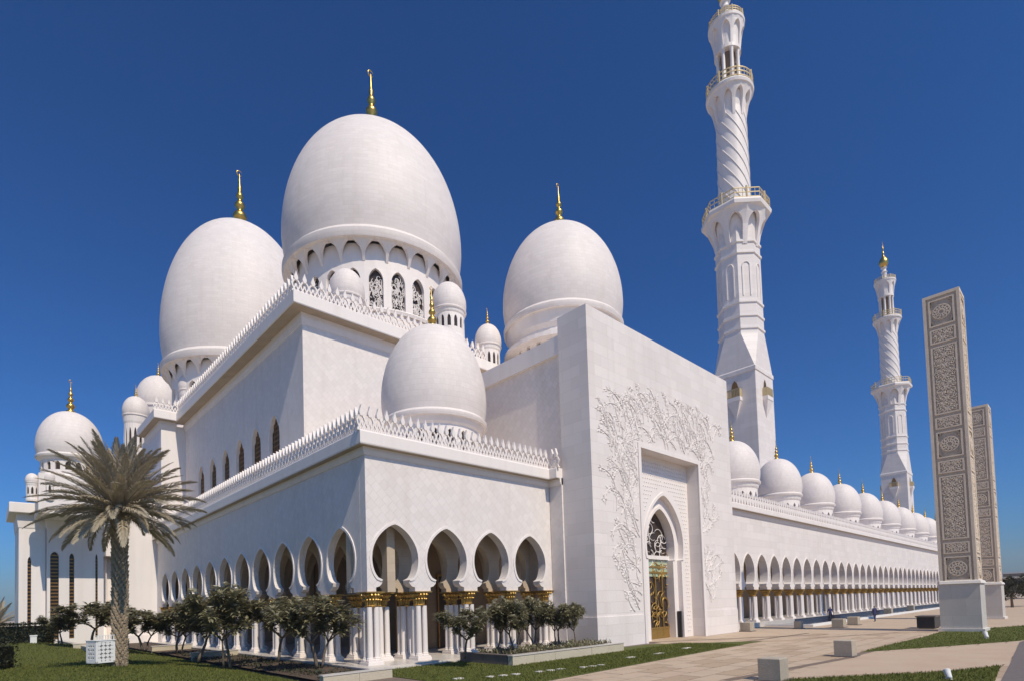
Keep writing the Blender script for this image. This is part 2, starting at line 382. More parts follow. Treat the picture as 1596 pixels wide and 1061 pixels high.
# ---------- column
def column_meshes(zb, zc, hc, r=.155, d=.2, bw=.46):
    """four clustered shafts from zb to the capital that ends at zc"""
    sh = MB()
    for sx in (-1, 1):
        for sy in (-1, 1): sh.lathe([(r, zb+.3), (r*.97, (zb+zc)/2), (r*.92, zc-hc)], 10, (sx*d, sy*d, 0), cap=False)
    ba = MB().box(-bw, bw, -bw, bw, zb, zb+.14); 
    ba.box(-bw*.9, bw*.9, -bw*.9, bw*.9, zb+.14, zb+.22)
    for sx in (-1, 1):
        for sy in (-1, 1): ba.lathe([(r*1.35, zb+.22), (r*1.4, zb+.27), (r*1.1, zb+.31), (r*1.2, zb+.35), (r*1.02, zb+.39)], 10, (sx*d, sy*d, 0))
    ca = MB().lathe([(.30, zc-hc-.02), (.36, zc-hc+.05), (.32, zc-hc+.09)], 16)
    n = 16
    ca.lathe([(.31, zc-hc+.08), (.35, zc-hc*.62), (.43, zc-hc*.36), (.54, zc-hc*.18), (.50, zc-hc*.10), (.44, zc-.07)], 32, star=.13)
    for k in range(n):
        a = 2*PI*k/n
        for (rr, zz, s_) in ((.50, zc-hc*.22, .075), (.41, zc-hc*.52, .06)):
            x, y = rr*math.cos(a+(0 if s_ > .07 else PI/n)), rr*math.sin(a+(0 if s_ > .07 else PI/n))
            ca.lathe([(.01, -s_), (s_, -s_*.2), (s_*.6, s_*.7), (.01, s_)], 5, (x, y, zz), cap=False)
    ca.box(-.53, .53, -.53, .53, zc-.07, zc-.003)
    return autos(sh.mesh('column', 'marble_plain', True)), ba.mesh('base', 'marble_plain'), ca.mesh('capital', 'old_gold')
def autos(me): return me
def place_column(parent, ms, x, y):
    o = link('column', ms[0], parent, M=Matrix.Translation((x, y, 0)))
    link('base', ms[1], o); link('capital', ms[2], o); return o
# ------------------------------------------------------------------ ground
def sheet(name, m, pts, z, kind='structure'):
    o = MB().add([(p[0], p[1], z) for p in pts], [tuple(range(len(pts)))]).build(name, m)
    o['kind'] = kind; return o
sheet('ground', 'sand', [(-2500, -2500), (2500, -2500), (2500, 2500), (-2500, 2500)], -.03)
def mound(x, y):
    return .82*math.exp(-((x+11.5)/5.5)**2-((y-3)/11)**2)+1.3*math.exp(-((x+12.5)/6.5)**2-((y-28)/10)**2)
mb = MB(); nx, ny = 60, 80; X0, X1, Y0, Y1 = -46, -4.3, -30, 75
for j in range(ny+1):
    for i in range(nx+1):
        x = X0+(X1-X0)*i/nx; y = Y0+(Y1-Y0)*j/ny; mb.v.append((x, y, .01+mound(x, y)*min(1, max(0, (X1-x)/1.6))))
for j in range(ny):
    for i in range(nx):
        a = j*(nx+1)+i; mb.f.append((a, a+1, a+nx+2, a+nx+1))
structure(mb.build('lawn', 'grass', smooth=True))
LAWN2 = [(-1.0, -10.9), (1.9, -10.75), (24.6, -9.75), (19.0, -4.3), (14.3, -4.0), (14.3, -1.36), (-1.0, -1.36)]
sheet('lawn', 'grass', LAWN2, .012)
sheet('lawn', 'grass', [gr(*q)[:2] for q in ((1340, 1016), (1390, 1003), (1440, 992), (1466, 984), (1596, 974), (1640, 968), (1640, 988), (1590, 998), (1470, 1007))], .012)
sheet('lawn', 'grass', [gr(*q)[:2] for q in ((1130, 1075), (1235, 1058), (1475, 1046), (1560, 1037), (1545, 1075))], .012)
pv = structure(MB().add([(-4, -30, -.012), (60, -30, -.012), (60, -2.0, -.012), (-4, -2.0, -.012)], [(0, 1, 2, 3)]).build('paving', 'paving_joint'))
slab = [MB().box(-.972, .972, -.466, .466, -.01, .004).mesh('slab', m) for m in ('paving', 'paving_pink', 'paving_tan', 'paving')]
nsl = 0; rest = MB()
cands = []
for j in range(29):
    for i in range(34):
        x = -2+2*i+(j % 2)*1.0; y = -29.5+j*1.0
        if x > 58 or (y > -10.9+(x-1.9)*.044 and x < 24.6 and y > -10.5) and y > -9.9 and x < 21: continue
        v = Vector((x, y, 0))-CAM; z = v.dot(fw)
        if z < 18: continue
        px = PW/2+FOC*v.dot(RT)/z; py = PH/2-SHY-FOC*v.dot(UP)/z
        if not (-40 < px < PW+60 and py < PH+30): continue
        cands.append((z, x, y))
cands.sort()
for k, (z, x, y) in enumerate(cands):
    if k < 300: link('slab', slab[rnd.randrange(4)], pv, M=Matrix.Translation((x, y, rnd.uniform(-.002, .001))))
    else: rest.box(x-.985, x+.985, y-.488, y+.488, -.022, -.008+rnd.uniform(0, .003))
if rest.v: rest.build('far_slabs', 'paving', pv, kind='stuff')
sheet('path', 'paving_pink', [gr(*q)[:2] for q in ((1225, 1056), (1345, 1018), (1470, 1009), (1588, 1000), (1572, 1034), (1480, 1044))], .008)
sheet('path', 'paving_dark', [gr(*q)[:2] for q in ((1589, 1000), (1640, 985), (1640, 1075), (1552, 1075), (1574, 1034))], .010)
sheet('plaza', 'paving', [(34, -30), (260, -60), (260, 0), (34, 0)], -.006)
# dark strips across the plaza: shadow lines put in as colour, and stone borders
for pa, pb, wd in (((1015, 1000), (1290, 988), .22), ((1140, 1002), (1260, 986), .16), ((1250, 995), (1400, 985), .14), ((1130, 1060), (1330, 1023), .2), ((1330, 1021), (1400, 1003), .2)):
    a, b = gr(*pa), gr(*pb); d = (b-a).normalized(); n = Vector((-d.y, d.x, 0))*wd
    sheet('shadow_border_strip', 'paving_joint', [(a-n)[:2], (b-n)[:2], (b+n)[:2], (a+n)[:2]], .0085)
# ------------------------------------------------------------------ front wing
WING = thing('arcade_wing', 'low white marble wing with keyhole arcade, gold capitals and leaf-shaped parapet, front corner', 'building')
ZWT, ZCT, ZCB, EC = 11.04, 12.15, 11.45, .5
FC = [1.715+3.42*k for k in range(4)]; LC = [2.84+4.0*k for k in range(11)]
KF = keyhole(1.20, 3.94, .80, 4.55, 1.42, 5.70, 7.53)
KL = keyhole(1.42, 3.94, .94, 4.55, 1.62, 5.70, 7.53)
mb = MB(); rim = MB()
FC0 = FC
arches(mb, FRONT(0), FC, 3.42, KF, 11.5, .6, rim=.13, rimd=.05, rimmb=rim)
mb.box(13.687, 14.078, .002, .6, .15, 11.5)
mb.build('wall', 'marble_diamond', WING)
mb2 = MB(); arches(mb2, LEFT(0), LC, 4.0, KL, 11.5, .38, rim=.13, rimd=.05, rimmb=rim)
mb2.box(0.0, .38, .602, .838, 3.94, 11.5)
mb2.box(0.0, .38, 44.842, 46.6, .15, 11.5)
mb2.build('wall', 'marble_diamond', WING)
rim.build('arch_moulding', 'marble_plain', WING)
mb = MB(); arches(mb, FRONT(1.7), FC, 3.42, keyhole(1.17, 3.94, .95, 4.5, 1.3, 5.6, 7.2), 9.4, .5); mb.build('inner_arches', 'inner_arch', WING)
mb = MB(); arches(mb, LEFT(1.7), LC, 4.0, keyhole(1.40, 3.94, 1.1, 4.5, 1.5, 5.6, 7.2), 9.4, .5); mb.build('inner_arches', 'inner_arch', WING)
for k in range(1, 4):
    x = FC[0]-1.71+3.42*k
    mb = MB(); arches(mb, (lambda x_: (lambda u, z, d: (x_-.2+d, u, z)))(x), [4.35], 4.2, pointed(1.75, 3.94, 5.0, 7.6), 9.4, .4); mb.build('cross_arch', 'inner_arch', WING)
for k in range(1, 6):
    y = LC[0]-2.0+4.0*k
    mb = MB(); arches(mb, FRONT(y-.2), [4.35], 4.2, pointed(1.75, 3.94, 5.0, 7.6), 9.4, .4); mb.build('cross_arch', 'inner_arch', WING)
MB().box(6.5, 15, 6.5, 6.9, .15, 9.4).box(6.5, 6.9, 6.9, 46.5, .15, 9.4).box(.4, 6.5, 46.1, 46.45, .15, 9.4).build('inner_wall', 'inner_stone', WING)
MB().box(.36, 14.4, .58, 46.5, 9.4, 11.95).build('roof', 'marble_plain', WING)
MB().box(14.08, 14.3, -1.14, -.02, .15, 11.5).build('end_pier', 'marble_diamond', WING)
MB().box(-.95, 14.4, -.95, 46.5, 0, .15).box(-1.35, 14.4, -1.35, 46.5, -.1, .07).build('floor_slab', 'floor_marble', WING)
pr = cornice_prof(EC, ZCT, ZCB, ZWT)
def cornice(parent, path, e, zt, zb, zw):
    o = MB().sweep(path, cornice_prof(e, zt, zb, zw)).build('cornice', 'marble_plain', parent)
    MB().sweep(path, [(.18, zb-.03), (.18, zb+.02), (e*.93, zb+.02), (e*.93, zb-.03)]).build('soffit', 'soffit_shade', o)
cornice(WING, [(0, 46.55), (0, 0), (14.08, 0), (14.08, -1.14)], EC, ZCT, ZCB, ZWT)
cm = column_meshes(.15, 3.94, .80)
for k in range(5):
    x = FC[0]-1.71+3.42*k
    if k == 0: x = .42
    place_column(WING, cm, x, .42); place_column(WING, cm, max(x, 1.95), 1.95) if k else place_column(WING, cm, 1.95, 1.95)
for k in range(1, 12):
    y = LC[0]-2.0+4.0*k; place_column(WING, cm, .42, y); place_column(WING, cm, 1.95, y)
merlons(WING, MER, (13.4, -.36), (-.36, -.36), .50, ZCT-.02)
merlons(WING, MER, (-.36, -.36), (-.36, 46.2), .50, ZCT-.02, True)
merlons(WING, MER, (13.72, -.7), (13.72, -1.05), .35, ZCT-.02)
# doors in the shade of the arcade
for k in range(2):
    x = FC[1+k]+1.7
    d = MB().box(x-1.2, x+1.2, 6.38, 6.46, .15, 5.2).build('door', 'glass_dark', WING)
    q = MB()
    for t in (-1.2, -.4, .4, 1.2): q.box(x+t-.05, x+t+.05, 6.30, 6.40, .15, 5.2)
    q.box(x-1.25, x+1.25, 6.30, 6.40, 5.2, 5.35).build('frame', 'bronze', d)
c = at(678, 668, 39.5)
add_dome(WING, 'dome', c, 3.68, 2.9, dict(h=c.z-11.9, bays=20), vs=1.09)
# ------------------------------------------------------------------ prayer hall
HALL = thing('prayer_hall', 'tall white marble prayer hall with arched windows, deep cornice and largest domes', 'building')
XU, YU = 3.5, 15.4; ZUW, ZUT, ZUB, EU = 25.1, 26.95, 25.95, 1.0
UC = [21.3+4.281*k for k in range(6)]
mb = MB(); rim = MB()
arches(mb, LEFT(XU), UC, 4.281, pointed(1.12, 12.0, 17.6, 19.54), 26, .34, rim=.12, rimd=.05, back=False, rimmb=rim)
mb.box(XU, XU+.7, YU, UC[0]-2.1405, 9, 26).box(XU, XU+.7, UC[-1]+2.1405, 51, 9, 26)
mb.quad((XU, YU+.7, 9), (XU, 50, 9), (XU, 50, 12), (XU, YU+.7, 12))
mb.build('wall', 'marble_diamond', HALL); rim.build('arch_moulding', 'marble_plain', HALL)
MB().box(XU+.7, 21, YU, YU+.7, 9, 26).build('wall', 'marble_diamond', HALL)
for y in UC:
    g = MB().box(XU+.30, XU+.34, y-1.2, y+1.2, 11, 20).build('window', 'glass_dark', HALL)
    s_ = MB()
    for t in range(-3, 4): s_.box(XU+.24, XU+.28, y+t*.34-.035, y+t*.34+.035, 12, 19.6)
    for t in range(18): s_.box(XU+.245, XU+.275, y-1.15, y+1.15, 12+t*.42, 12.06+t*.42)
    s_.build('window_screen', 'bronze', g, kind='stuff')
MB().box(XU+.7, 46, YU+.7, 75, 18, 26.6).build('roof', 'marble_plain', HALL)
MB().box(21, 46, YU+.02, YU+.7, 9, 24).build('wall', 'marble_diamond', HALL)
pr = cornice_prof(EU, ZUT, ZUB, ZUW)
cornice(HALL, [(XU, 49.4), (XU, YU), (21, YU), (21, YU+4)], 1.12, ZUT, ZUB, ZUW)
merlons(HALL, MER_BIG, (21.2, YU-.8), (XU-.8, YU-.8), .66, ZUT-.02)
merlons(HALL, MER_BIG, (XU-.8, YU-.8), (XU-.8, 49.2), .66, ZUT-.02, True)
MB().sweep([(21.5, 19.5), (46, 19.5)], [(p[0], p[1]) for p in cornice_prof(.7, 27.4, 26.7, 26.2)]).build('cornice', 'marble_plain', HALL)
merlons(HALL, MER_BIG, (22, 19.0), (38, 19.0), .66, 27.4)
# transept at the far end
MB().box(1.0, XU+.65, 49.4, 60, 9, 25.6).build('transept_wall', 'marble_plain', HALL)
cornice(HALL, [(1.0, 58), (1.0, 49.4), (XU-.9, 49.4)], .9, 27.0, 26.0, 25.1)
merlons(HALL, MER_BIG, (.4, 48.7), (2.3, 48.7), .66, 26.95)
for (px, py, dep, R, fin, h, bays, vs, lab) in ((585, 450, 60, 9.3, 7.3, 12.0, 24, 1.0, 'largest egg-shaped white dome with tall gold finial'), (377, 597, 78.5, 9.8, 8.0, 12.5, 24, 1.27, 'second large dome, left of and behind the tallest')):
    c = at(px, py, dep)
    o = add_dome(HALL, 'great_dome', c, R, fin, dict(h=h, bays=bays, big=True), lab, 96, vs)
    MB().lathe([(R*1.0, -c.z+26.5), (R*1.0, -h*.78), (R*.9, -h*.74)], 8, rot=PI/8).build('dome_base', 'marble_plain', o)
for (px, py, dep, R, fin, h) in ((541, 470, 48, 1.5, 0, 2.4), (700, 490, 50, 1.55, 0, 2.6), (761, 543, 58, 1.38, 1.7, 2.2), (297, 612, 72, 1.45, 0, 2.6), (212, 650, 86, 1.8, 1.8, 8), (247, 640, 92, 3.2, 2.2, 9)):
    c = at(px, py, dep); add_dome(HALL, 'turret_dome', c, R, fin, dict(h=max(h, c.z-26.4) if c.z < 40 else h, bays=14), n=32)
# ------------------------------------------------------------------ entrance block and portal
PORT = thing('entrance_portal', 'tall flat white portal with carved vines and a recessed pointed doorway', 'building')
PX0, PX1, PY, PYB, PZ = 14.2, 34.2, -3.64, -1.15, 22.5
NX0, NX1, NZ = 19.85, 28.15, 14.0; NY = PY+1.0
mb = MB()
for (a, b, z0, z1) in ((PX0, NX0, 0, PZ), (NX1, PX1, 0, PZ), (NX0, NX1, NZ, PZ)): mb.quad((a, PY, z0), (b, PY, z0), (b, PY, z1), (a, PY, z1))
mb.quad((NX0, PY, 0), (NX0, NY, 0), (NX0, NY, NZ), (NX0, PY, NZ)).quad((NX1, PY, 0), (NX1, NY, 0), (NX1, NY, NZ), (NX1, PY, NZ)).quad((NX0, PY, NZ), (NX1, PY, NZ), (NX1, NY, NZ), (NX0, NY, NZ))
mb.quad((PX0, PY, 0), (PX0, PYB, 0), (PX0, PYB, PZ), (PX0, PY, PZ)).quad((PX1, PY, 0), (PX1, PYB, 0), (PX1, PYB, PZ), (PX1, PY, PZ)).quad((PX0, PYB, PZ), (PX1, PYB, PZ), (PX1, PY, PZ), (PX0, PY, PZ)).quad((PX0, PYB, 0), (PX1, PYB, 0), (PX1, PYB, PZ), (PX0, PYB, PZ))
mb.build('portal_wall', 'marble', PORT)
MB().box(PX0-.06, NX0-.35, PY-.06, PY-.002, 0, 2.05).box(PX0-.06, PX0-.002, PY-.002, PYB-.05, 0, 2.05).build('plinth', 'marble', PORT)
MB().box(NX1+.35, PX1+.02, PY-.06, PY-.002, 0, 2.05).build('plinth', 'marble', PORT)
fr = MB()
fr.box(NX0-.32, NX0, PY-.10, PY+.02, 0, NZ+.32).box(NX1, NX1+.32, PY-.10, PY+.02, 0, NZ+.32).box(NX0, NX1, PY-.10, PY+.02, NZ, NZ+.32)
fr.build('niche_frame', 'marble_plain', PORT)
AC = 24.35
KP1 = keyhole(2.42, 0.0, 2.40, 6.2, 2.66, 7.5, 11.2, 10); KP2 = keyhole(1.80, 0.0, 1.78, 6.2, 2.0, 7.3, 10.2, 10)
mb = MB(); arches(mb, FRONT(NY), [AC], 7.6, KP1, NZ, .4, rim=.22, rimd=.07, back=False, ends=False)
mb.box(NX0, AC-3.8, NY, NY+.3, 0, NZ); mb.build('niche_wall', 'marble_plain', PORT)
mb = MB(); arches(mb, FRONT(NY+.4), [AC], 5.6, KP2, 11.3, .8, rim=.2, rimd=.06, back=False, ends=False); mb.build('inner_arch', 'marble_plain', PORT)
MB().box(AC-2.05, AC+2.05, NY+.85, NY+.9, 6.25, 6.55).build('transom', 'marble_plain', PORT)
mb = MB()   # small star pattern raised on the niche wall
for j in range(44):
    for i in range(27):
        x = NX0+.3+i*.30+(j % 2)*.15; z = .5+j*.31
        if x > NX1-.25 or z > NZ-.3: continue
        dx = abs(x-AC)
        if dx < 2.95 and z < 8.0 or (z >= 8.0 and dx < 2.95*max(0, 1-((z-7.6)/4.3)**2)**.6+.1): continue
        s_ = .075; mb.add([(x-s_, NY-.003, z), (x, NY-.003, z-s_), (x+s_, NY-.003, z), (x, NY-.003, z+s_), (x, NY-.075, z)], [(0, 1, 4), (1, 2, 4), (2, 3, 4), (3, 0, 4)])
mb.build('niche_relief', 'carved', PORT, kind='stuff')
DY = NY+1.02
door = MB().box(AC-2.1, AC+2.1, DY+.06, DY+.10, 0, 10.6).build('door', 'glass_dark', PORT)
mb = MB()
for x in (-1.95, -.98, 0, .98, 1.95): mb.box(AC+x-.06, AC+x+.06, DY-.05, DY+.04, 0, 5.4)
for z in (.02, .75, 5.15, 5.6, 6.35): mb.box(AC-2.05, AC+2.05, DY-.06, DY+.03, z, z+.14)
mb.box(AC-2.05, AC+2.05, DY-.03, DY+.02, .1, .74)
mb.build('frame', 'old_gold', door)
MB().box(AC-1.95, AC+1.95, DY-.01, DY+.05, 4.9, 6.35).build('fanlight', 'glass_green', door)
mb = MB()
mbu = MB(); mb_low = mb
for q in range(64):
    x, z = AC+rnd.uniform(-1.7, 1.7), rnd.uniform(.9, 9.6); mb = mbu if z > 6.3 else mb_low; th = rnd.uniform(0, 6.28); cv = rnd.choice((-1, 1))*rnd.uniform(.3, .55); pts = []
    for s_ in range(9):
        pts.append((max(AC-1.9, min(AC+1.9, x)), DY-.04, max(.8, z))); x += math.cos(th)*.22; z += math.sin(th)*.22; th += cv
    mb.tube(pts, [.045*(1-.07*i) for i in range(9)], 5)
mb_low.build('door_tracery', 'old_gold', door, True, kind='stuff'); mbu.build('fanlight_tracery', 'carved', door, True, kind='stuff')
MB().box(AC+2.0, AC+2.16, NY+.02, NY+.34, .0, 2.1).build('door_edge', 'black_metal', PORT)
# carved flowering vines on the wall face
def vine(mb, x, z, th, n, step, bend):
    pts = []; cv = rnd.uniform(-bend, bend)
    for i in range(n):
        if not (15.0 < x < 32.6 and 1.9 < z < 18.7) or (NX0-.35 < x < NX1+.35 and z < NZ+.4): break
        pts.append((x, PY-.02, z)); x += math.cos(th)*step; z += math.sin(th)*step; th += cv; cv += rnd.uniform(-.1, .1)
    if len(pts) < 3: return
    mb.tube(pts, [.045*(1-.6*i/len(pts)) for i in range(len(pts))], 5)
    for i in range(1, len(pts)):
        p = Vector(pts[i]); d = (Vector(pts[i])-Vector(pts[i-1])).normalized()
        for sg in (-1, 1):
            if rnd.random() < .35: continue
            a = math.atan2(d.z, d.x)+sg*rnd.uniform(.5, 1.15); L_ = rnd.uniform(.24, .46); W_ = L_*.24
            e = Vector((math.cos(a), 0, math.sin(a))); nn = Vector((-e.z, 0, e.x)); b = Vector((0, -.032, 0)); o = p+Vector((0, .016, 0))
            mb.add([o, o+e*L_*.5+nn*W_, o+e*L_+b*.5, o+e*L_*.5-nn*W_, o+e*L_*.5+b*1.3], [(0, 1, 4), (1, 2, 4), (2, 3, 4), (3, 0, 4)])
    if rnd.random() < .55:
        p = Vector(pts[-1]); r_ = rnd.uniform(.16, .3)
        for k in range(6):
            a = k*PI/3; e = Vector((math.cos(a), 0, math.sin(a))); nn = Vector((-e.z, 0, e.x)); b = Vector((0, -.05, 0)); o = p+Vector((0, .016, 0))
            mb.add([o, o+e*r_*.6+nn*r_*.32, o+e*r_+b, o+e*r_*.6-nn*r_*.32, o+e*r_*.55+b*1.2], [(0, 1, 4), (1, 2, 4), (2, 3, 4), (3, 0, 4)])
mb = MB()
for q in range(84): vine(mb, rnd.uniform(17.0, 31.0), NZ+.5+rnd.uniform(0, 2.2), rnd.gauss(PI*.56, .5), rnd.randint(6, 13), .28, .26)
for q in range(54): vine(mb, NX0-.45-rnd.uniform(0, 1.6), rnd.uniform(2.2, 14.5), rnd.gauss(PI*.68, .5), rnd.randint(5, 11), .28, .28)
for q in range(46): vine(mb, NX1+.45+rnd.uniform(0, 1.3), rnd.uniform(2.2, 14.5), rnd.gauss(PI*.36, .5), rnd.randint(4, 10), .28, .28)
for q in range(16): vine(mb, rnd.uniform(16.3, 18.0), rnd.uniform(8, 14), rnd.gauss(PI*.55, .35), 14, .30, .08)
mb.build('vine_relief', 'carved', PORT, kind='stuff')
# block behind the portal
EB = MB().box(14.5, 34.0, -1.13, YU-.02, .16, 20.1).build('rear_block', 'marble_diamond', PORT)
MB().box(14.25, 34.0, -1.13, YU-.05, 20.1, 21.35).build('roof_band', 'marble_plain', PORT)
merlons(PORT, MER_BIG, (15.0, 15.0), (20, 15.0), .66, 21.3)
c = at(878, 522, 60)
o = add_dome(PORT, 'portal_dome', c, 6.4, 5.0, dict(h=c.z-21, bays=26), 'white dome with gold finial rising behind the flat portal', 72)
MB().lathe([(6.45*1.0, -2.9), (6.45*1.0, -2.5), (6.45*.9, -2.3)], 48).build('moulding', 'marble_plain', o)
# ------------------------------------------------------------------ long courtyard arcade
ARC = thing('courtyard_arcade', 'long low white arcade with gold capitals and row of domes, running to the right', 'building')
YA = -1.49; AP = 3.296; AC_ = [41.92+AP*k for k in range(-2, 47)]; XE = AC_[-1]+AP/2
KA = keyhole(1.12, 3.80, .84, 4.4, 1.30, 5.7, 7.46, 6)
mb = MB(); rim = MB(); arches(mb, FRONT(YA), AC_, AP, KA, 11.6, .8, rim=.12, rimd=.05, rimmb=rim); mb.build('wall', 'marble', ARC); rim.build('arch_moulding', 'marble_plain', ARC)
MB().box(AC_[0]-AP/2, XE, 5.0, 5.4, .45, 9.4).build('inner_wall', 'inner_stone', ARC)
MB().box(AC_[0]-AP/2, XE, YA+.8, 12, 9.4, 12.2).build('roof', 'marble_plain', ARC)
MB().box(PX1+.02, XE, YA-.55, 12, 0, .45).build('floor_slab', 'floor_marble', ARC)
cornice(ARC, [(PX1+.03, YA), (XE, YA)], .5, 12.25, 11.7, 11.2)
cm2 = column_meshes(.45, 3.80, .72)
for k in range(len(AC_)+1):
    x = AC_[0]-AP/2+AP*k
    place_column(ARC, cm2, x, YA+.42)
n = int((XE-PX1)/.62); mb = MB()
half = [(.20, 0), (.46, .36), (.50, .45), (.17, .66), (.24, .74)]
for k in range(n):
    x = PX1+.5+k*.62; out = [(x-a*.62, 12.23+b*1.25) for a, b in half]+[(x, 13.48)]+[(x+a*.62, 12.23+b*1.25) for a, b in reversed(half)]
    mb.prism(out, lambda u, z, d: (u, YA-.35+d, z), -.08, .08)
mb.build('parapet', 'marble_plain', ARC, kind='stuff')
for k in range(-1, 10):
    x = 68+14.1*k; add_dome(ARC, 'dome', (x, 5.0, 17.0), 3.1, 2.6, dict(h=4.8, bays=16), n=40)
# ------------------------------------------------------------------ minarets
def ring8(a, cf, z):
    c_ = a*cf; return [(a, -c_, z), (a, c_, z), (c_, a, z), (-c_, a, z), (-a, c_, z), (-a, -c_, z), (-c_, -a, z), (c_, -a, z)]
def flare_niches(nb, r0, r1, z0, z1, name, par):
    k = 2*PI/nb
    def mp(u, z, d):
        t = max(0, min(1, (z-z0)/(z1-z0))); rr = r0+(r1-r0)*t**1.7-d; return (rr*math.cos(u), rr*math.sin(u), z)
    m = MB(); arches(m, mp, [k*(i+.5) for i in range(nb)], k, pointed(k*.36, z0+(z1-z0)*.05, z0+(z1-z0)*.55, z0+(z1-z0)*.88, 7), z1, .55, back=False, ends=False)
    m.lathe([(r0*.96, z0-.1), (r0*.97, z0+(z1-z0)*.4), (r0*1.0+(r1-r0)*.3, z1-.3)], 32, cap=False)
    return m.build(name, 'marble_plain', par)
def railing(r, z, h, n, par, sides=None):
    m = MB(); q = sides or 48
    for zz in (z+.1, z+h*.55, z+h): m.lathe([(r-.06, zz), (r+.06, zz), (r+.06, zz+.12), (r-.06, zz+.12), (r-.06, zz)], q, rot=PI/q if sides else 0, cap=False)
    for k in range(n):
        a = 2*PI*k/n; rr = r
        if sides:
            s_ = 2*PI/sides; rr = r*math.cos(s_/2)/math.cos(((a) % s_)-s_/2) if False else r*math.cos(s_/2)/math.cos(((a+s_/2) % s_)-s_/2)
        big = k % (n//8) == 0
        m.lathe([(.16 if big else .055, z), (.16 if big else .055, z+h*(1.25 if big else 1))], 6, (rr*math.cos(a), rr*math.sin(a), 0))
    return m.build('railing', 'rail_gold', par)
def minaret(loc, label):
    t = thing('minaret', label, 'minaret', (loc[0], loc[1], 0), 'white minarets of the courtyard')
    a = 3.5
    MB().rings([ring8(a, .98, 0), ring8(a, .98, 39.3), ring8(a+.12, .98, 39.4), ring8(a+.12, .98, 40.0), ring8(a, .96, 40.2), ring8(3.4, .42, 45.6), ring8(3.35, .414, 46.0)]).build('square_base', 'marble', t)
    m = MB().rings([ring8(3.32, .414, 45.5), ring8(3.27, .414, 66)])
    m.build('octagonal_shaft', 'marble', t)
    for z in (46.4, 48.4, 50.6, 58.6, 60.4): MB().rings([ring8(3.3, .414, z), ring8(3.48, .414, z+.08), ring8(3.48, .414, z+.4), ring8(3.3, .414, z+.48)]).build('band', 'marble_plain', t)
    for k in range(8):
        M = Matrix.Rotation(k*PI/4, 4, 'Z'); m = MB()
        for s_ in (-1, 1): m.box(3.27, 3.41, s_*.62-.09, s_*.62+.09, 51.8, 56.6, M)
        m.tube([M @ Vector((3.35, .62*math.cos(q*PI/6), 56.6+.62*math.sin(q*PI/6)*1.1)) for q in range(7)], .09, 5)
        m.build('niche_frame', 'marble_plain', t)
    for k in range(4):   # little balconies on the square base
        M = Matrix.Rotation(k*PI/2, 4, 'Z') @ Matrix.Translation((-.65, 0, 0))
        m = MB().box(4.1, 5.0, -1.15, 1.15, 34.9, 35.5, M)
        m.add([M @ Vector(q) for q in ((4.14, -1.1, 34.9), (4.95, -1.1, 34.9), (4.95, 1.1, 34.9), (4.14, 1.1, 34.9), (4.14, 0, 32.0))], [(0, 1, 4), (1, 2, 4), (2, 3, 4), (3, 0, 4)])
        bo = m.build('balcony', 'marble_plain', t)
        g = MB().box(4.9, 4.97, -1.12, 1.12, 35.5, 35.65, M).box(4.9, 4.97, -1.12, 1.12, 36.7, 36.9, M)
        for s_ in range(9): g.box(4.9, 4.97, -1.1+s_*.26, -.98+s_*.26, 35.6, 36.8, M)
        for s_ in (-1, 1): g.box(4.2, 4.95, s_*1.1-.04, s_*1.1+.04, 35.5, 36.85, M)
        g.build('railing', 'rail_gold', bo)
        dd = MB(); dd.prism([(-.6, 35.5), (.6, 35.5), (.6, 37.2), (.4, 38.0), (0, 38.5), (-.4, 38.0), (-.6, 37.2)], lambda u, z, d, M=M: M @ Vector((d, u, z)), 4.1, 4.2); dd.build('door', 'bronze', bo)
    flare_niches(8, 3.4, 5.05, 59.9, 65.6, 'gallery_corbel', t)
    m = MB().rings([ring8(4.7, .414, 65.5), ring8(5.15, .414, 65.7), ring8(5.25, .414, 66.2), ring8(5.15, .414, 66.5), ring8(2, .414, 66.55)]); m.build('gallery_floor', 'marble_plain', t)
    railing(5.4, 66.5, 1.5, 48, t, 8)
    autosmooth(MB().lathe([(2.62, 66.3), (2.45, 83.5)], 40).build('round_shaft', 'marble_plain', t), 40)
    m = MB()
    for k in range(10):
        m.tube([((2.63-.17*s_/40)*math.cos(k*PI/5-s_/40*4.4), (2.63-.17*s_/40)*math.sin(k*PI/5-s_/40*4.4), 66.6+16.6*s_/40) for s_ in range(41)], .10, 5)
    m.build('spiral_rib', 'carved', t, True)
    flare_niches(10, 2.5, 3.75, 82.0, 86.6, 'gallery_corbel', t)
    MB().lathe([(3.4, 86.5), (3.85, 86.6), (3.95, 87.0), (3.85, 87.2), (1.5, 87.25)], 40).build('gallery_floor', 'marble_plain', t)
    railing(3.8, 87.2, 1.3, 40, t)
    MB().lathe([(1.25, 87), (1.25, 93.6)], 20).build('lantern_core', 'inner_stone', t)
    for k in range(8):
        a_ = k*PI/4
        MB().lathe([(.42, 87.2), (.42, 87.6), (.30, 87.8), (.28, 92.6), (.42, 93.2), (.42, 93.5)], 10, (1.75*math.cos(a_), 1.75*math.sin(a_), 0)).build('lantern_column', 'marble_plain', t, True)
    flare_niches(8, 2.15, 2.95, 93.2, 97.2, 'gallery_corbel', t)
    MB().lathe([(2.2, 93.1), (2.2, 93.6)], 24).build('lantern_ring', 'marble_plain', t)
    MB().lathe([(2.7, 97.1), (3.0, 97.2), (3.05, 97.6), (2.9, 97.7), (1, 97.75)], 32).build('gallery_floor', 'marble_plain', t)
    railing(2.85, 97.7, 1.1, 32, t)
    autosmooth(MB().lathe([(1.5, 97.6), (1.2, 98.5), (.75, 99.4), (.65, 101.5), (.9, 101.8), (.55, 102.3), (.6, 103.2), (.9, 103.5), (.5, 103.9)], 20).build('cap', 'marble_plain', t), 50)
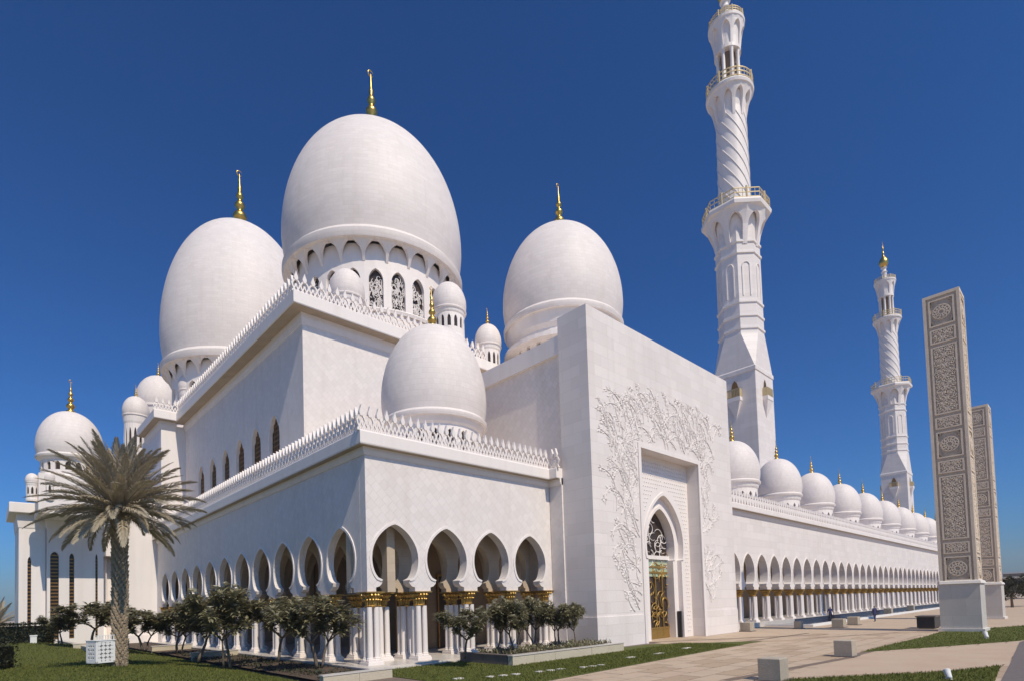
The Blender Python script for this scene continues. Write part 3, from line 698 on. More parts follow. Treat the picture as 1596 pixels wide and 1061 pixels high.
    MB().lathe([(.5, 103.8), (1.05, 104.5), (1.35, 105.5), (1.25, 106.5), (.75, 107.6), (.35, 108.4), (.2, 109), (.4, 109.5), (.2, 110), (.15, 111), (.3, 111.5), (.1, 112), (.04, 114.5)], 20).build('finial', 'gold', t, True)
    bz, az = (0, 40, 66.5, 87, 97.5, 114.5), (0, 40.5, 68.3, 90, 102.5, 116)
    def kids(o):
        for c_ in o.children: yield c_; yield from kids(c_)
    for c_ in kids(t):
        for v in c_.data.vertices: v.co.z = float(np.interp(v.co.z, bz, az))
    return t
c = at(1163, 680, 95); minaret(c, 'nearer, taller-looking white minaret with gold railings behind the flat portal')
c = at(1400, 790, 177); minaret(c, 'distant slender white minaret with gold tip at the far end of long arcade')
# ------------------------------------------------------------------ far left wing
LW = thing('side_wing', 'far white wing with slit windows and small dome behind the palm', 'building')
def wall_slits(x0, x1, y, z0, z1, slits, par, m='marble_plain', dep=8):
    """-Y facing wall with tall slit windows"""
    xs = sorted(slits); mb = MB(); cur = x0
    for (sx, hw, a, b) in xs:
        mb.quad((cur, y, z0), (sx-hw, y, z0), (sx-hw, y, z1), (cur, y, z1))
        mb.quad((sx-hw, y, z0), (sx+hw, y, z0), (sx+hw, y, a), (sx-hw, y, a))
        arches(mb, FRONT(y), [sx], hw*2, pointed(hw*.999, a, b-.5, b, 5), z1, .5, back=False, ends=False)
        q = MB().quad((sx-hw, y+.4, a), (sx+hw, y+.4, a), (sx+hw, y+.4, b), (sx-hw, y+.4, b)).build('window', 'glass_dark', par)
        s_ = MB()
        for k in range(int((b-a)/.35)): s_.box(sx-hw, sx+hw, y+.3, y+.36, a+k*.35, a+k*.35+.12)
        s_.build('window_screen', 'bronze', q, kind='stuff'); cur = sx+hw
    mb.quad((cur, y, z0), (x1, y, z0), (x1, y, z1), (cur, y, z1))
    mb.quad((x0, y, z0), (x0, y+dep, z0), (x0, y+dep, z1), (x0, y, z1)).quad((x1, y, z0), (x1, y+dep, z0), (x1, y+dep, z1), (x1, y, z1)).quad((x0, y, z1), (x1, y, z1), (x1, y+dep, z1), (x0, y+dep, z1))
    mb.build('wall', m, par)
wall_slits(-11.6, -9.55, 47.6, 0, 13.0, [(-10.8, .14, 1.2, 9.3)], LW)
wall_slits(-9.5, -4.9, 46.6, 0, 13.0, [(-8.92, .34, 1.0, 9.8), (-7.55, .2, 1.0, 9.7), (-5.5, .1, 1, 9.7)], LW)
MB().box(-4.85, -3.1, 49.2, 56, 0, 13).build('recess_wall', 'marble_plain', LW)
for x in (-4.5, -3.6): MB().lathe([(.36, 0), (.36, .5), (.24, .6), (.22, 9), (.36, 9.6)], 14, (x, 48.9, 0)).build('column', 'marble_plain', LW, True)
MB().box(-4.85, -3.1, 47.3, 49.3, 9.6, 13).build('lintel', 'marble_plain', LW)
MB().box(-3.1, -.02, 46.62, 58, 0, 15.6).build('wall', 'marble_plain', LW)
MB().box(-3.2, .0, 46.5, 46.62, 0, 1.0).build('plinth', 'marble_plain', LW)
MB().sweep([(-11.6, 55), (-11.6, 47.6), (-9.5, 47.6)], cornice_prof(.75, 14.6, 13.6, 12.2)).build('cornice', 'marble_plain', LW)
MB().sweep([(-9.5, 47.55), (-9.5, 46.6), (-4.9, 46.6), (-4.9, 49)], cornice_prof(.6, 14.5, 13.7, 12.3)).build('cornice', 'marble_plain', LW)
c = at(110, 718, 56)
MB().box(c.x-2.6, c.x+2.6, c.y-2.6, c.y+2.6, 13, c.z-2.0).build('dome_base', 'marble_plain', LW)
add_dome(LW, 'dome', c, 2.75, 3.2, dict(h=2.2, bays=18), n=48)
for px, py in ((50, 752), (77, 748)):
    c = at(px, py, 53); add_dome(LW, 'turret_dome', c, .52, 0, dict(h=c.z-14.2, bays=8), n=24)
# ------------------------------------------------------------------ carved pylons
def panel_relief(mb, w, h, cz, kind, mp, r):
    """mirrored scrollwork inside a w x h panel centred on u=0; mp(u,z) -> point"""
    def poly(pts, rr=r):
        for sg in (-1, 1): mb.tube([mp(sg*u, cz+z) for u, z in pts], rr, 4, False)
    if kind == 'rosette':
        R_ = min(w, h)*.43
        for q in (.97, .62, .30): mb.tube([mp(R_*q*math.cos(a*PI/12), cz+R_*q*math.sin(a*PI/12)) for a in range(25)], r, 4, False)
        for k in range(12):
            a = k*PI/6; mb.tube([mp(R_*(.3+.66*t/5)*math.cos(a+.35*math.sin(t/5*PI)), cz+R_*(.3+.66*t/5)*math.sin(a+.35*math.sin(t/5*PI))) for t in range(6)], r, 4, False)
            mb.tube([mp(R_*(.3+.66*t/5)*math.cos(a-.35*math.sin(t/5*PI)), cz+R_*(.3+.66*t/5)*math.sin(a-.35*math.sin(t/5*PI))) for t in range(6)], r, 4, False)
        for sx in (0, 1):
            for sz in (-1, 1):
                for q in range(3): poly([(w*(.49-.05*q*math.cos(t*PI/8)), sz*h*(.49-.08*(q+1)*t/4)) for t in range(5)])
    else:
        n = max(1, round(h/(w*.62))); hh = h/n
        for i in range(n):
            z0 = -h/2+hh*(i+.5)
            for q, ph in ((.44, 0), (.30, .6), (.16, 1.1)):
                poly([(w*q*(.5+.5*math.cos(2*PI*t/12+ph*2)), z0+hh*(-.5+t/12)) for t in range(13)])
            for (cu, cz2, R_) in ((.30, .22, .17), (.17, -.22, .15), (.38, -.1, .1), (.10, .30, .1)):
                poly([(w*(cu+R_*(1-t/14)*math.cos(t*.75)), z0+hh*cz2+w*R_*(1-t/14)*math.sin(t*.75)) for t in range(11)])
            for k in range(5):
                u_, z_ = w*rnd.uniform(.04, .46), z0+hh*rnd.uniform(-.45, .45); a = rnd.uniform(0, 6.28)
                poly([(u_, z_), (u_+w*.05*math.cos(a), z_+w*.05*math.sin(a)), (u_+w*.09*math.cos(a+.5), z_+w*.09*math.sin(a+.5))], r*1.5)
def pylon(cx, cy, label, seed, H_=25.6):
    t = thing('carved_pylon', label, 'pylon', (cx, cy, 0), 'carved stone pylons beside the plaza')
    b, a = 1.22, 1.13
    MB().box(-b-.14, b+.14, -b-.14, b+.14, 0, .22).build('plinth', 'pylon_trim', t)
    MB().box(-b, b, -b, b, .22, 3.55).build('base', 'pylon_base', t)
    MB().sweep([(-a, a), (-a, -a), (a, -a), (a, a), (-a, a)], [(0, 3.55), (.2, 3.55), (.12, 3.75), (0, 3.8)]).build('moulding', 'pylon_trim', t)
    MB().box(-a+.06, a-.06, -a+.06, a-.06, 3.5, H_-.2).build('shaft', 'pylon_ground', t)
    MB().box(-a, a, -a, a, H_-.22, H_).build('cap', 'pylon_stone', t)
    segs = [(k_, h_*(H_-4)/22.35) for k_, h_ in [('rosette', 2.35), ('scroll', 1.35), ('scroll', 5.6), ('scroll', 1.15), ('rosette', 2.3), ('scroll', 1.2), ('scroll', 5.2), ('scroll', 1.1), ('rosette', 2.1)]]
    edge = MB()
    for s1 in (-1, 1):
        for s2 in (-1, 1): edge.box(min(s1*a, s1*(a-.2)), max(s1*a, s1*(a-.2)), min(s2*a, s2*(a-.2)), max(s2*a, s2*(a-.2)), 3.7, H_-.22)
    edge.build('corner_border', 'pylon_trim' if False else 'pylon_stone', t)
    for f_ in range(2):    # the -X face and the -Y face (others repeat them)
        for g_ in (0, 1):
            M = Matrix.Rotation(f_*PI/2+g_*PI, 4, 'Z')
            mp = lambda u, z, M=M: M @ Vector((-a+.03, u, z))
            z = H_-.32
            for kind, h in segs:
                cz = z-h/2
                if g_ == 0:
                    fr = MB()
                    for q in (-1, 1): fr.box(-a, -a+.08, q*(a-.40)-.06, q*(a-.40)+.06, cz-h/2+.12, cz+h/2-.12, M)
                    for q in (-1, 1): fr.box(-a, -a+.08, -(a-.46), a-.46, cz+q*(h/2-.16)-.05, cz+q*(h/2-.16)+.05, M)
                    pf = fr.build('panel_frame', 'pylon_stone', t)
                    mb = MB(); panel_relief(mb, 2*(a-.48), h-.45, cz, kind, mp, .035); mb.build('scrollwork', 'pylon_stone', pf, kind='stuff')
                z -= h
    return t
pylon(39.4, -18.65, 'nearer tall stone pylon with carved scroll panels on grey base', 1)
q = gr(1567, 964); pylon(q.x+1.4, q.y+1.4, 'farther, shorter-looking carved pylon behind the nearer one', 2, 22.3)
# ------------------------------------------------------------------ beds, kerbs and stones
sheet('planting_bed', 'soil', [(-4.3, -3.7), (-1.4, -3.7), (-1.4, 46), (-4.3, 46)], .18)
def kerb(label, x0, x1, y0, y1, h, m='kerb_stone', z0=-.02, n=None, cap=.05):
    t = thing('low_wall', label, 'low wall', ((x0+x1)/2, (y0+y1)/2, mound((x0+x1)/2, (y0+y1)/2)*.9 if x1 < -6 else 0)); ox, oy = t.location.x, t.location.y
    L_ = max(x1-x0, y1-y0); n = n or max(1, round(L_/1.6)); ax = 0 if x1-x0 > y1-y0 else 1
    for k in range(n):
        a_, b_ = k/n, (k+1)/n; g = .006
        if ax == 0: bx = (x0+(x1-x0)*a_+g, x0+(x1-x0)*b_-g, y0, y1)
        else: bx = (x0, x1, y0+(y1-y0)*a_+g, y0+(y1-y0)*b_-g)
        j = rnd.uniform(-.006, .006)
        MB().box(bx[0]-ox, bx[1]-ox, bx[2]-oy+j, bx[3]-oy+j, z0, h-cap).build('stone', m, t)
    MB().box(x0-ox-.03, x1-ox+.03, y0-oy-.03, y1-oy+.03, h-cap, h).build('coping', 'floor_marble' if m == 'kerb_stone' else m, t)
    return t
kerb('beige stone kerb wall across the near end of left planting bed', -4.3, -1.1, -4.05, -3.7, .42)
kerb('beige stone kerb along the arcade side of left planting bed', -1.4, -1.1, -3.66, 46, .30)
kerb('beige cross wall in left bed beyond the second flowering tree', -4.3, -1.45, 15.2, 15.55, .55)
kerb('distant beige cross wall in left bed near the side wing', -4.3, -1.45, 27.0, 27.35, .6)
kerb('low beige wall at the lawn edge behind the white lattice box', -9.6, -6.3, 24.0, 24.4, .62)
kerb('long low pale kerb running away across the left lawn', -9.15, -8.9, 21.0, 40, .28)
kerb('beige wall fronting the right planting bed below the portal', 4.8, 14.2, -5.6, -5.25, .52)
kerb('side wall of right planting bed facing the left arcade', 4.8, 5.1, -5.2, -1.4, .52, 'paving_dark')  # same wall as the lit front, its shaded side put into a dark colour
sheet('planting_bed', 'soil', [(5.1, -5.25), (14.2, -5.25), (14.2, -1.36), (5.1, -1.36)], .40)
for k, px in enumerate([(714, 1058, 20), (764, 1055, 14), (784, 1053, 14), (804, 1051, 14), (841, 1047, 13), (858, 1045, 13), (874, 1043, 12), (909, 1040, 11), (923, 1038.5, 11), (937, 1036.5, 10), (983, 1024.5, 22), (1027, 1018.5, 26), (1070, 1010, 24)]):
    c = gr(px[0], px[1]); L_ = max(.35, px[2]*(c-CAM).dot(fw)/FOC*.8)
    o = MB().box(-L_/2, L_/2, -.13, .13, 0, .05).build('stepping_stone', 'pylon_trim'); o.location = (c.x, c.y, .005); o.rotation_euler.z = rnd.uniform(-.04, .04)
    tag(o, ['first', 'second', 'third', 'fourth', 'fifth', 'sixth', 'seventh', 'eighth', 'ninth', 'tenth', 'eleventh', 'twelfth', 'last'][k]+' pale stone strip in the right lawn, counting from the left', 'stepping stone', 'pale stone strips in the lawn')
# square stone blocks
def stone_block(px, py, wd, h, label):
    c = gr(px, py); t = thing('stone_block', label, 'stone block', (c.x, c.y, 0), 'square stone blocks along the plaza')
    m = MB(); e = .03; s_ = wd/2
    m.rings([[(q[0]*(s_-i_), q[1]*(s_-i_), z) for q in ((-1, -1), (1, -1), (1, 1), (-1, 1))] for i_, z in ((0, .0), (0, h-e), (e, h))]); m.build('block', 'block_stone', t)
    MB().box(-s_-.12, s_+.12, -s_-.12, s_+.12, 0, .05).build('footing', 'paving_dark', t)
stone_block(1206, 1059, .78, .82, 'nearest square stone block, at the bottom edge of the plaza')
stone_block(1318, 1022, .78, .80, 'second square stone block, where the dark strips meet')
stone_block(1308, 977, .95, .8, 'square stone block at the near end of the white pool rim')
stone_block(1331, 973, .9, .8, 'square stone block beside the pool rim, left of the walking person')
stone_block(1385, 957, .9, .9, 'square stone block right of the standing person by the pool')
stone_block(1420, 951, .9, .9, 'small distant stone block along the white pool rim')
stone_block(1165, 983, .9, .8, 'square stone block at the right foot of the portal')
stone_block(1245, 979, .6, .7, 'small stone block on the plaza before the pool')
# dark box bench near the pylon, small white spotlights
c = gr(1448, 978); t = thing('seat_box', 'black box planter on the plaza left of the nearer pylon', 'seat', (c.x, c.y, 0))
MB().box(-1.2, 1.2, -.6, .6, .08, .95).build('box', 'black_metal', t); MB().box(-1.28, 1.28, -.68, .68, .95, 1.05).build('rim', 'paving_dark', t); MB().box(-1.1, 1.1, -.5, .5, 0, .08).build('foot', 'paving_dark', t)
def spotlight(px, py, s_, label):
    c = gr(px, py); t = thing('ground_spotlight', label, 'spotlight', (c.x, c.y, 0), 'white ground spotlights'); t.scale = (s_, s_, s_); t.rotation_euler.z = .6
    MB().box(-.22, .22, -.12, .12, 0, .06).build('foot', 'white_paint', t)
    MB().tube([(0, 0, .05), (0, 0, .22)], .04, 8).build('stem', 'white_paint', t)
    M = Matrix.Translation((0, 0, .32)) @ Matrix.Rotation(.6, 4, 'Y')
    h = MB(); h.add([M @ Vector(v) for v in MB().lathe([(.10, -.3), (.14, -.25), (.17, .1), (.2, .22), (.19, .25)], 14).v], MB().lathe([(.10, -.3), (.14, -.25), (.17, .1), (.2, .22), (.19, .25)], 14).f); h.build('head', 'white_paint', t)
spotlight(1478, 1058, .6, 'nearer white ground spotlight in the lawn at bottom right'); spotlight(1537, 994, .7, 'white ground spotlight in the grass at the foot of nearer pylon')
# pool along the arcade
wt = MB().add([(44, -6.2, .02), (190, -6.2, .02), (190, YA-.56, .02), (44, YA-.56, .02)], [(0, 1, 2, 3)]).build('pool', 'water'); structure(wt)
MB().box(52, 190, YA-.63, YA-.56, .03, .42).build('dark_pool_strip', 'water', ARC)  # dark strip along the foot of the arcade, just above the water
t = thing('pool_rim', 'long low white rim wall along the dark pool before the arcade', 'low wall', (44, -6.4, 0))
for k in range(36): MB().box(k*4.05, k*4.05+4.03, -.28, .2, 0, .22).build('rim_stone', 'white_paint', t)
MB().box(-.3, 0, -.28, 4.2, 0, .22).build('end_stone', 'white_paint', t)
# white lattice box and lamp bollard by the palm
c = at(157, 1031, 26); t = thing('lattice_box', 'white pierced lattice box standing behind the palm trunk', 'lattice box', (c.x, c.y, c.z-.02)); t.rotation_euler.z = .35
s_, h = .40, 1.02
MB().box(-s_+.03, s_-.03, -s_+.03, s_-.03, .05, h-.05).build('inner_box', 'paving_dark', t)
for f_ in range(4):
    M = Matrix.Rotation(f_*PI/2, 4, 'Z'); m = MB()
    for u in (-1, 1): m.box(u*(s_-.04)-.04, u*(s_-.04)+.04, -s_-.01, -s_+.02, 0, h, M)
    for z in (.03, h-.05): m.box(-s_, s_, -s_-.01, -s_+.02, z-.03, z+.05, M)
    for i in range(4):
        for j in range(5):
            x, z = -s_+.13+i*.18, .15+j*.18
            m.box(x-.075, x+.075, -s_-.006, -s_+.015, z-.075, z+.075, M @ Matrix.Translation((x, 0, z)) @ Matrix.Rotation(PI/4*((i+j) % 2), 4, 'Y') @ Matrix.Translation((-x, 0, -z)))
    m.build('lattice_panel', 'white_paint', t)
m = MB()
for i in range(7): m.box(-s_+.05+i*.115, -s_+.08+i*.115, -s_, -s_+.03, h, h+.22)
m.box(-s_, s_, -s_, -s_+.03, h+.22, h+.25).build('top_rail', 'white_paint', t)
MB().box(-s_-.03, s_+.03, -s_-.03, s_+.03, h-.002, h+.03).build('lid', 'white_paint', t)
c = at(52, 1004, 42); t = thing('lamp_bollard', 'short white bollard on the lawn before the dark hedge', 'bollard', (c.x, c.y, c.z-.02))
MB().box(-.19, .19, -.19, .19, 0, .66).build('post', 'white_paint', t); MB().box(-.22, .22, -.22, .22, .66, .74).build('cap', 'white_paint', t)
# ------------------------------------------------------------------ planting
def leaf_quads(mb, p, d, up, L_, W_, fold=.25):
    """one blade leaf of four triangles"""
    s_ = d.cross(up)
    if s_.length < 1e-4: s_ = d.orthogonal()
    s_.normalize(); n = s_.cross(d).normalized()
    mid = p+d*L_*.5; tip = p+d*L_-n*L_*.15
    mb.add([p, mid+s_*W_+n*W_*fold, tip, mid-s_*W_+n*W_*fold, mid], [(0, 4, 1), (1, 4, 2), (2, 4, 3), (3, 4, 0)])
def plumeria(seed, H_, W_, nleaf):
    r_ = random.Random(seed); tr = MB(); lf = MB(); fl = MB(); tips = []
    def branch(p, d, L_, rad, lev):
        pts = [p]; q = p.copy(); dd = d.copy()
        for i in range(4):
            dd = (dd+Vector((r_.uniform(-.18, .18), r_.uniform(-.18, .18), r_.uniform(0, .14)))).normalized(); q = q+dd*L_/4; pts.append(q.copy())
        tr.tube(pts, [rad*(1-.32*i/4) for i in range(5)], 6)
        if lev == 3 or L_ < .22: tips.append((q, dd)); return
        if lev >= 1: tips.append((pts[3], dd)); tips.append((pts[4], dd))
        n = 3 if lev < 2 else r_.choice((2, 3)); a0 = r_.uniform(0, 6.28)
        for k in range(n):
            a = a0+k*2*PI/n+r_.uniform(-.4, .4); sp = r_.uniform(.65, 1.1) if lev == 0 else r_.uniform(.5, .95)
            nd = (dd*math.cos(sp)+Vector((math.cos(a), math.sin(a), r_.uniform(-.05, .25)))*math.sin(sp)).normalized()
            branch(q, nd, L_*r_.uniform(.62, .82), rad*.66, lev+1)
    branch(Vector((0, 0, 0)), Vector((r_.uniform(-.1, .1), r_.uniform(-.1, .1), 1)).normalized(), H_*.36, .085, 0)
    if seed % 2: branch(Vector((.25, .1, 0)), Vector((.22, .1, 1)).normalized(), H_*.36, .06, 1)
    zs = [q.z for q, _ in tips]; sc = H_*.93/max(zs); wx = max(max(abs(q.x), abs(q.y)) for q, _ in tips); sw = W_*.50/wx
    def T(v): return Vector((v[0]*(1+(sw-1)*min(1, max(0, v[2]/(H_*.5)))), v[1]*(1+(sw-1)*min(1, max(0, v[2]/(H_*.5)))), v[2]*sc))
    tr.v = [tuple(T(v)) for v in tr.v]
    tips = [q for q in tips if T(q[0]).z > H_*.46]
    per = max(8, nleaf//len(tips))
    for q, d in tips:
        q = T(q)
        for k in range(per):
            a = r_.uniform(0, 6.28); el = r_.uniform(-.35, .95)
            dv = Vector((math.cos(a)*math.cos(el), math.sin(a)*math.cos(el), math.sin(el)))
            leaf_quads(lf, q+dv*r_.uniform(.0, .16)+Vector((0, 0, r_.uniform(-.22, .08))), dv, Vector((0, 0, 1)), r_.uniform(.26, .46), r_.uniform(.055, .09))
        if q.z > H_*.52 and r_.random() < .40:
            for k in range(r_.randint(4, 8)):
                c_ = q+Vector((r_.uniform(-.09, .09), r_.uniform(-.09, .09), .26+r_.uniform(0, .16)))
                for m_ in range(5):
                    a = m_*1.2566; dv = Vector((math.cos(a), math.sin(a), .45)).normalized(); leaf_quads(fl, c_, dv, Vector((0, 0, 1)), .17, .08)
    return tr.mesh('trunk', 'bark', True), lf.mesh('crown', 'leaf'), (fl.mesh('flowers', 'petal') if fl.v else None)
VAR = [plumeria(s_, 3.6, 3.4, 3000) for s_ in (3, 4, 11, 8, 15)]
def tree(x, y, z, h, wd, v, label, rz):
    t = thing('flowering_tree', label, 'tree', (x, y, z), 'small frangipani trees in the planting beds'); t.rotation_euler.z = rz; t.scale = (wd/3.4, wd/3.4, h/3.6)
    a, b, c_ = VAR[v]; o = link('trunk', a, t); cr = link('crown', b, t)
    if c_: link('flowers', c_, cr, 'stuff')
for k, (px, py, top, cw, lab) in enumerate([(494, 1041, 928, 98, 'flowering tree in left bed, nearest to the arcade corner'), (433, 1031, 932, 78, 'flowering tree in left bed, second from the arcade corner'), (359, 1039, 912, 88, 'tall dense frangipani with white blossoms, middle of left bed'),
        (309, 1030, 930, 84, 'dark frangipani just left of the tall white-blossomed one'), (276, 1018, 948, 66, 'shaded frangipani behind the dark one, right of the palm'), (222, 1013, 950, 62, 'leaning frangipani directly right of the palm trunk'), (141, 1003, 938, 66, 'small frangipani directly left of the palm trunk'), (97, 1001, 955, 44, 'smallest frangipani at the end of the dark hedge'), (180, 1003, 940, 55, 'frangipani hidden partly behind the palm trunk')]):
    c = gr(px, py, .2)
    if px < 230: c = at(px, py, 40)
    dep = (c-CAM).dot(fw); tree(c.x, c.y, .18 if px > 230 else c.z-.05, (py-top)*dep/FOC, cw*dep/FOC*1.3, k % 5, lab, k*1.3)
for k, (px, yy, hh, wd, lab) in enumerate([(724, -3.6, 2.5, 2.6, 'thin frangipani at the left end of right bed'), (775, -2.6, 3.0, 2.2, 'frangipani second from left in the right bed'), (800, -4.0, 2.9, 2.6, 'densest dark frangipani in the right bed'), (833, -2.8, 3.0, 2.6, 'frangipani right of the densest one in right bed'), (872, -3.9, 2.8, 2.5, 'frangipani in right bed before the portal flank'), (898, -4.2, 2.6, 1.7, 'slim frangipani at the right end of the bed, against portal')]):
    c = on(px, 1000, 1, yy); tree(c.x, yy, .38, hh, wd, (k*2+1) % 5, lab, k*2.1+.5)
# ground cover in the right bed
mb = MB(); g_ = random.Random(5)
for q in range(260):
    x, y = g_.uniform(5.3, 14.0), g_.uniform(-5.15, -2.2)
    for k in range(12):
        a = g_.uniform(0, 6.28); el = g_.uniform(.2, 1.4); d = Vector((math.cos(a)*math.cos(el), math.sin(a)*math.cos(el), math.sin(el)))
        leaf_quads(mb, Vector((x+g_.uniform(-.12, .12), y+g_.uniform(-.12, .12), .40+g_.uniform(0, .18))), d, Vector((0, 0, 1)), g_.uniform(.12, .26), .035)
o = mb.build('ground_cover', 'leaf', kind='stuff'); tag(o, 'low dark leafy ground cover in the right planting bed', 'ground cover')
mb = MB()
for q in range(340):
    x, y = g_.uniform(-4.2, -1.6), g_.uniform(-3.5, 22)
    for k in range(8):
        a = g_.uniform(0, 6.28); el = g_.uniform(.1, 1.2); d = Vector((math.cos(a)*math.cos(el), math.sin(a)*math.cos(el), math.sin(el)))
        leaf_quads(mb, Vector((x+g_.uniform(-.12, .12), y+g_.uniform(-.12, .12), .18+g_.uniform(0, .06))), d, Vector((0, 0, 1)), g_.uniform(.08, .18), .03)
o = mb.build('ground_cover', 'leaf_dark', kind='stuff'); tag(o, 'sparse dark leaf litter and creepers on soil of left bed', 'ground cover')
# hedges
def hedge(c, L_, D_, h, rz, label, n):
    t = thing('hedge', label, 'hedge', c); t.rotation_euler.z = rz
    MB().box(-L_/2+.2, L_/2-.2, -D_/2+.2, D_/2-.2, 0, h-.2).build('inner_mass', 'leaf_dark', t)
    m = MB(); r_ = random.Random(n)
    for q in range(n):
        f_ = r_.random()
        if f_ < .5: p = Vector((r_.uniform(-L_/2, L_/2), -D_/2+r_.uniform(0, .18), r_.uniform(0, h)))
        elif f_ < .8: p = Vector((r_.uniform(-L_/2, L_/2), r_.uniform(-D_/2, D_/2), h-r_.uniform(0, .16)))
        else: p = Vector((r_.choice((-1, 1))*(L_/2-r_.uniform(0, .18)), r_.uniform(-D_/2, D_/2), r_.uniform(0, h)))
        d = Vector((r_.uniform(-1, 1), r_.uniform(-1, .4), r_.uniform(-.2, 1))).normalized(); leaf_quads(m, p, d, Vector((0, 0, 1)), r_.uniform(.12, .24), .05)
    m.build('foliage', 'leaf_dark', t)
c = at(40, 1002, 44); hedge((c.x-2.4, c.y+.5, .75), 9.0, 1.6, 2.0, -.76+.25, 'dark clipped hedge at the far left before the side wing', 5200)
c = at(4, 1026, 30); hedge((c.x-.6, c.y, .35), 2.2, 1.5, 1.5, -.5, 'small dark bush at the left edge of the lawn', 1400)
# ------------------------------------------------------------------ palms
def frond_mesh(seed, L_, droop, m='palm_leaf', n=84, ll=.66):
    r_ = random.Random(seed); pts = []; p = Vector((0, 0, 0)); el = 0.0; N_ = 18
    for i in range(N_+1):
        pts.append(p.copy()); el -= droop/N_*(.35+1.3*i/N_); p = p+Vector((math.cos(el), 0, math.sin(el)))*L_/N_
    mb = MB(); mb.tube(pts, [.045*(1-.85*i/N_)+.004 for i in range(N_+1)], 5)
    for i in range(n):
        t = .10+.90*i/(n-1); f_ = t*N_; k = min(N_-1, int(f_)); p = pts[k].lerp(pts[k+1], f_-k); ax = (pts[k+1]-pts[k]).normalized()
        up = Vector((-ax.z, 0, ax.x)); l_ = ll*(math.sin(PI*min(1, .18+t*.80))**.6)*r_.uniform(.85, 1.1)
        for sg in (-1, 1):
            sp = .85-.35*t+r_.uniform(-.12, .12); vv = r_.uniform(.2, .75)
            d = (ax*math.cos(sp)+(Vector((0, sg, 0))*math.cos(vv)+up*math.sin(vv))*math.sin(sp)).normalized()
            s_ = d.cross(up).normalized()*.023; q1 = p+d*l_*.55; q2 = p+d*l_+Vector((0, 0, -l_*.28))
            mb.add([p-s_*.6, p+s_*.6, q1+s_, q1-s_, q2], [(0, 1, 2, 3), (3, 2, 4)])
    return mb.mesh('frond', m)
FR = [frond_mesh(20+k, 3.9, dr) for k, dr in enumerate((.3, .45, .65, .85, 1.05, 1.3))]
def palm(c, zt, label, r0=.36, n=78, sc=1.0, boots=True):
    t = thing('date_palm', label, 'palm', (c.x, c.y, c.z-.1), None); h = zt-c.z; r_ = random.Random(9)
    MB().lathe([(r0*1.12, 0), (r0*1.0, .4), (r0*.93, h*.5), (r0*.95, h*.85), (r0*1.15, h*.95), (r0*.8, h+.25)], 20).build('trunk', 'palm_bark', t, True)
    if boots:
        m = MB(); rows = int(h/.155); nn = 9
        for j in range(rows):
            for k in range(nn):
                a = 2*PI*(k+.5*(j % 2))/nn+j*.11+r_.uniform(-.06, .06); z = .08+j*.155; rr = r0*(1.0 if z < h*.85 else 1.0+.22*(z-h*.85)/(h*.15))*.97
                ln = r_.uniform(.13, .19)*(1 if z < h*.82 else 1.5); pr_ = r_.uniform(.09, .15)*(1 if z < h*.82 else 1.3); wd = r0*.36
                M = Matrix.Rotation(a, 4, 'Z')
                m.add([M @ Vector(v) for v in ((rr-.03, -wd, z), (rr-.03, wd, z), (rr+pr_, -wd*.5, z+ln), (rr+pr_, wd*.5, z+ln), (rr-.05, -wd*.4, z+ln+.03), (rr-.05, wd*.4, z+ln+.03), (rr+pr_*.7, 0, z-.02))], [(0, 6, 2), (6, 3, 2), (6, 1, 3), (2, 3, 5, 4), (0, 2, 4), (1, 5, 3)])
        m.build('leaf_bases', 'palm_bark', t, kind='stuff')
    for k in range(n):
        u = (k+.5)/n; el = 1.5-1.85*u**1.1+r_.uniform(-.1, .1); a = k*2.39996+r_.uniform(-.15, .15)
        v = min(5, max(0, int(r_.uniform(0, 2.0)+(u*2.6))))
        s_ = sc*r_.uniform(.86, 1.05)*(.9 if u > .85 else 1)
        M = Matrix.Translation((.18*math.cos(a)*sc, .18*math.sin(a)*sc, h+.15-.4*u*sc)) @ Matrix.Rotation(a, 4, 'Z') @ Matrix.Rotation(-el, 4, 'Y') @ Matrix.Rotation(r_.uniform(-.5, .5), 4, 'X') @ Matrix.Scale(s_, 4)
        link('frond', FR[v], t, M=M)
    return t
c = at(187, 1036, 26.5); palm(c, at(187, 788, 26.5).z, 'date palm with rough trunk and dusty fronds on the left lawn', .25, 112, .88)
c = at(-8, 1000, 60); c.z = 0; palm(c, 2.6, 'low palm peeping in at the far left edge above hedge', .25, 30, .75, False)
# trees and canopy far right
def bushy(px, dep, h, wd, label, seed):
    c = at(px, 930, dep); t = thing('broadleaf_tree', label, 'tree', (c.x, c.y, 0), 'dark trees behind the pylons'); r_ = random.Random(seed)
    m = MB(); m.tube([(0, 0, 0), (.1, .05, h*.3), (.0, .1, h*.6)], [.22, .16, .07], 7)
    for k in range(5):
        a = k*1.26; m.tube([(.05, .05, h*.28), (math.cos(a)*wd*.2, math.sin(a)*wd*.2, h*.5), (math.cos(a)*wd*.33, math.sin(a)*wd*.33, h*.72)], [.1, .07, .03], 5)
    m.build('trunk', 'bark', t, True); m = MB(); cl = [(Vector((r_.gauss(0, wd*.2), r_.gauss(0, wd*.2), h*r_.uniform(.35, .88))), r_.uniform(.25, .5)*wd*.5) for _ in range(16)]
    for q in range(2600):
        p, rr = r_.choice(cl); d = Vector((r_.gauss(0, 1), r_.gauss(0, 1), r_.gauss(0, 1))).normalized(); leaf_quads(m, p+d*rr*r_.uniform(.5, 1), (d+Vector((0, 0, .3))).normalized(), Vector((0, 0, 1)), r_.uniform(.25, .45), .08)
    m.build('crown', 'leaf_dark', t)
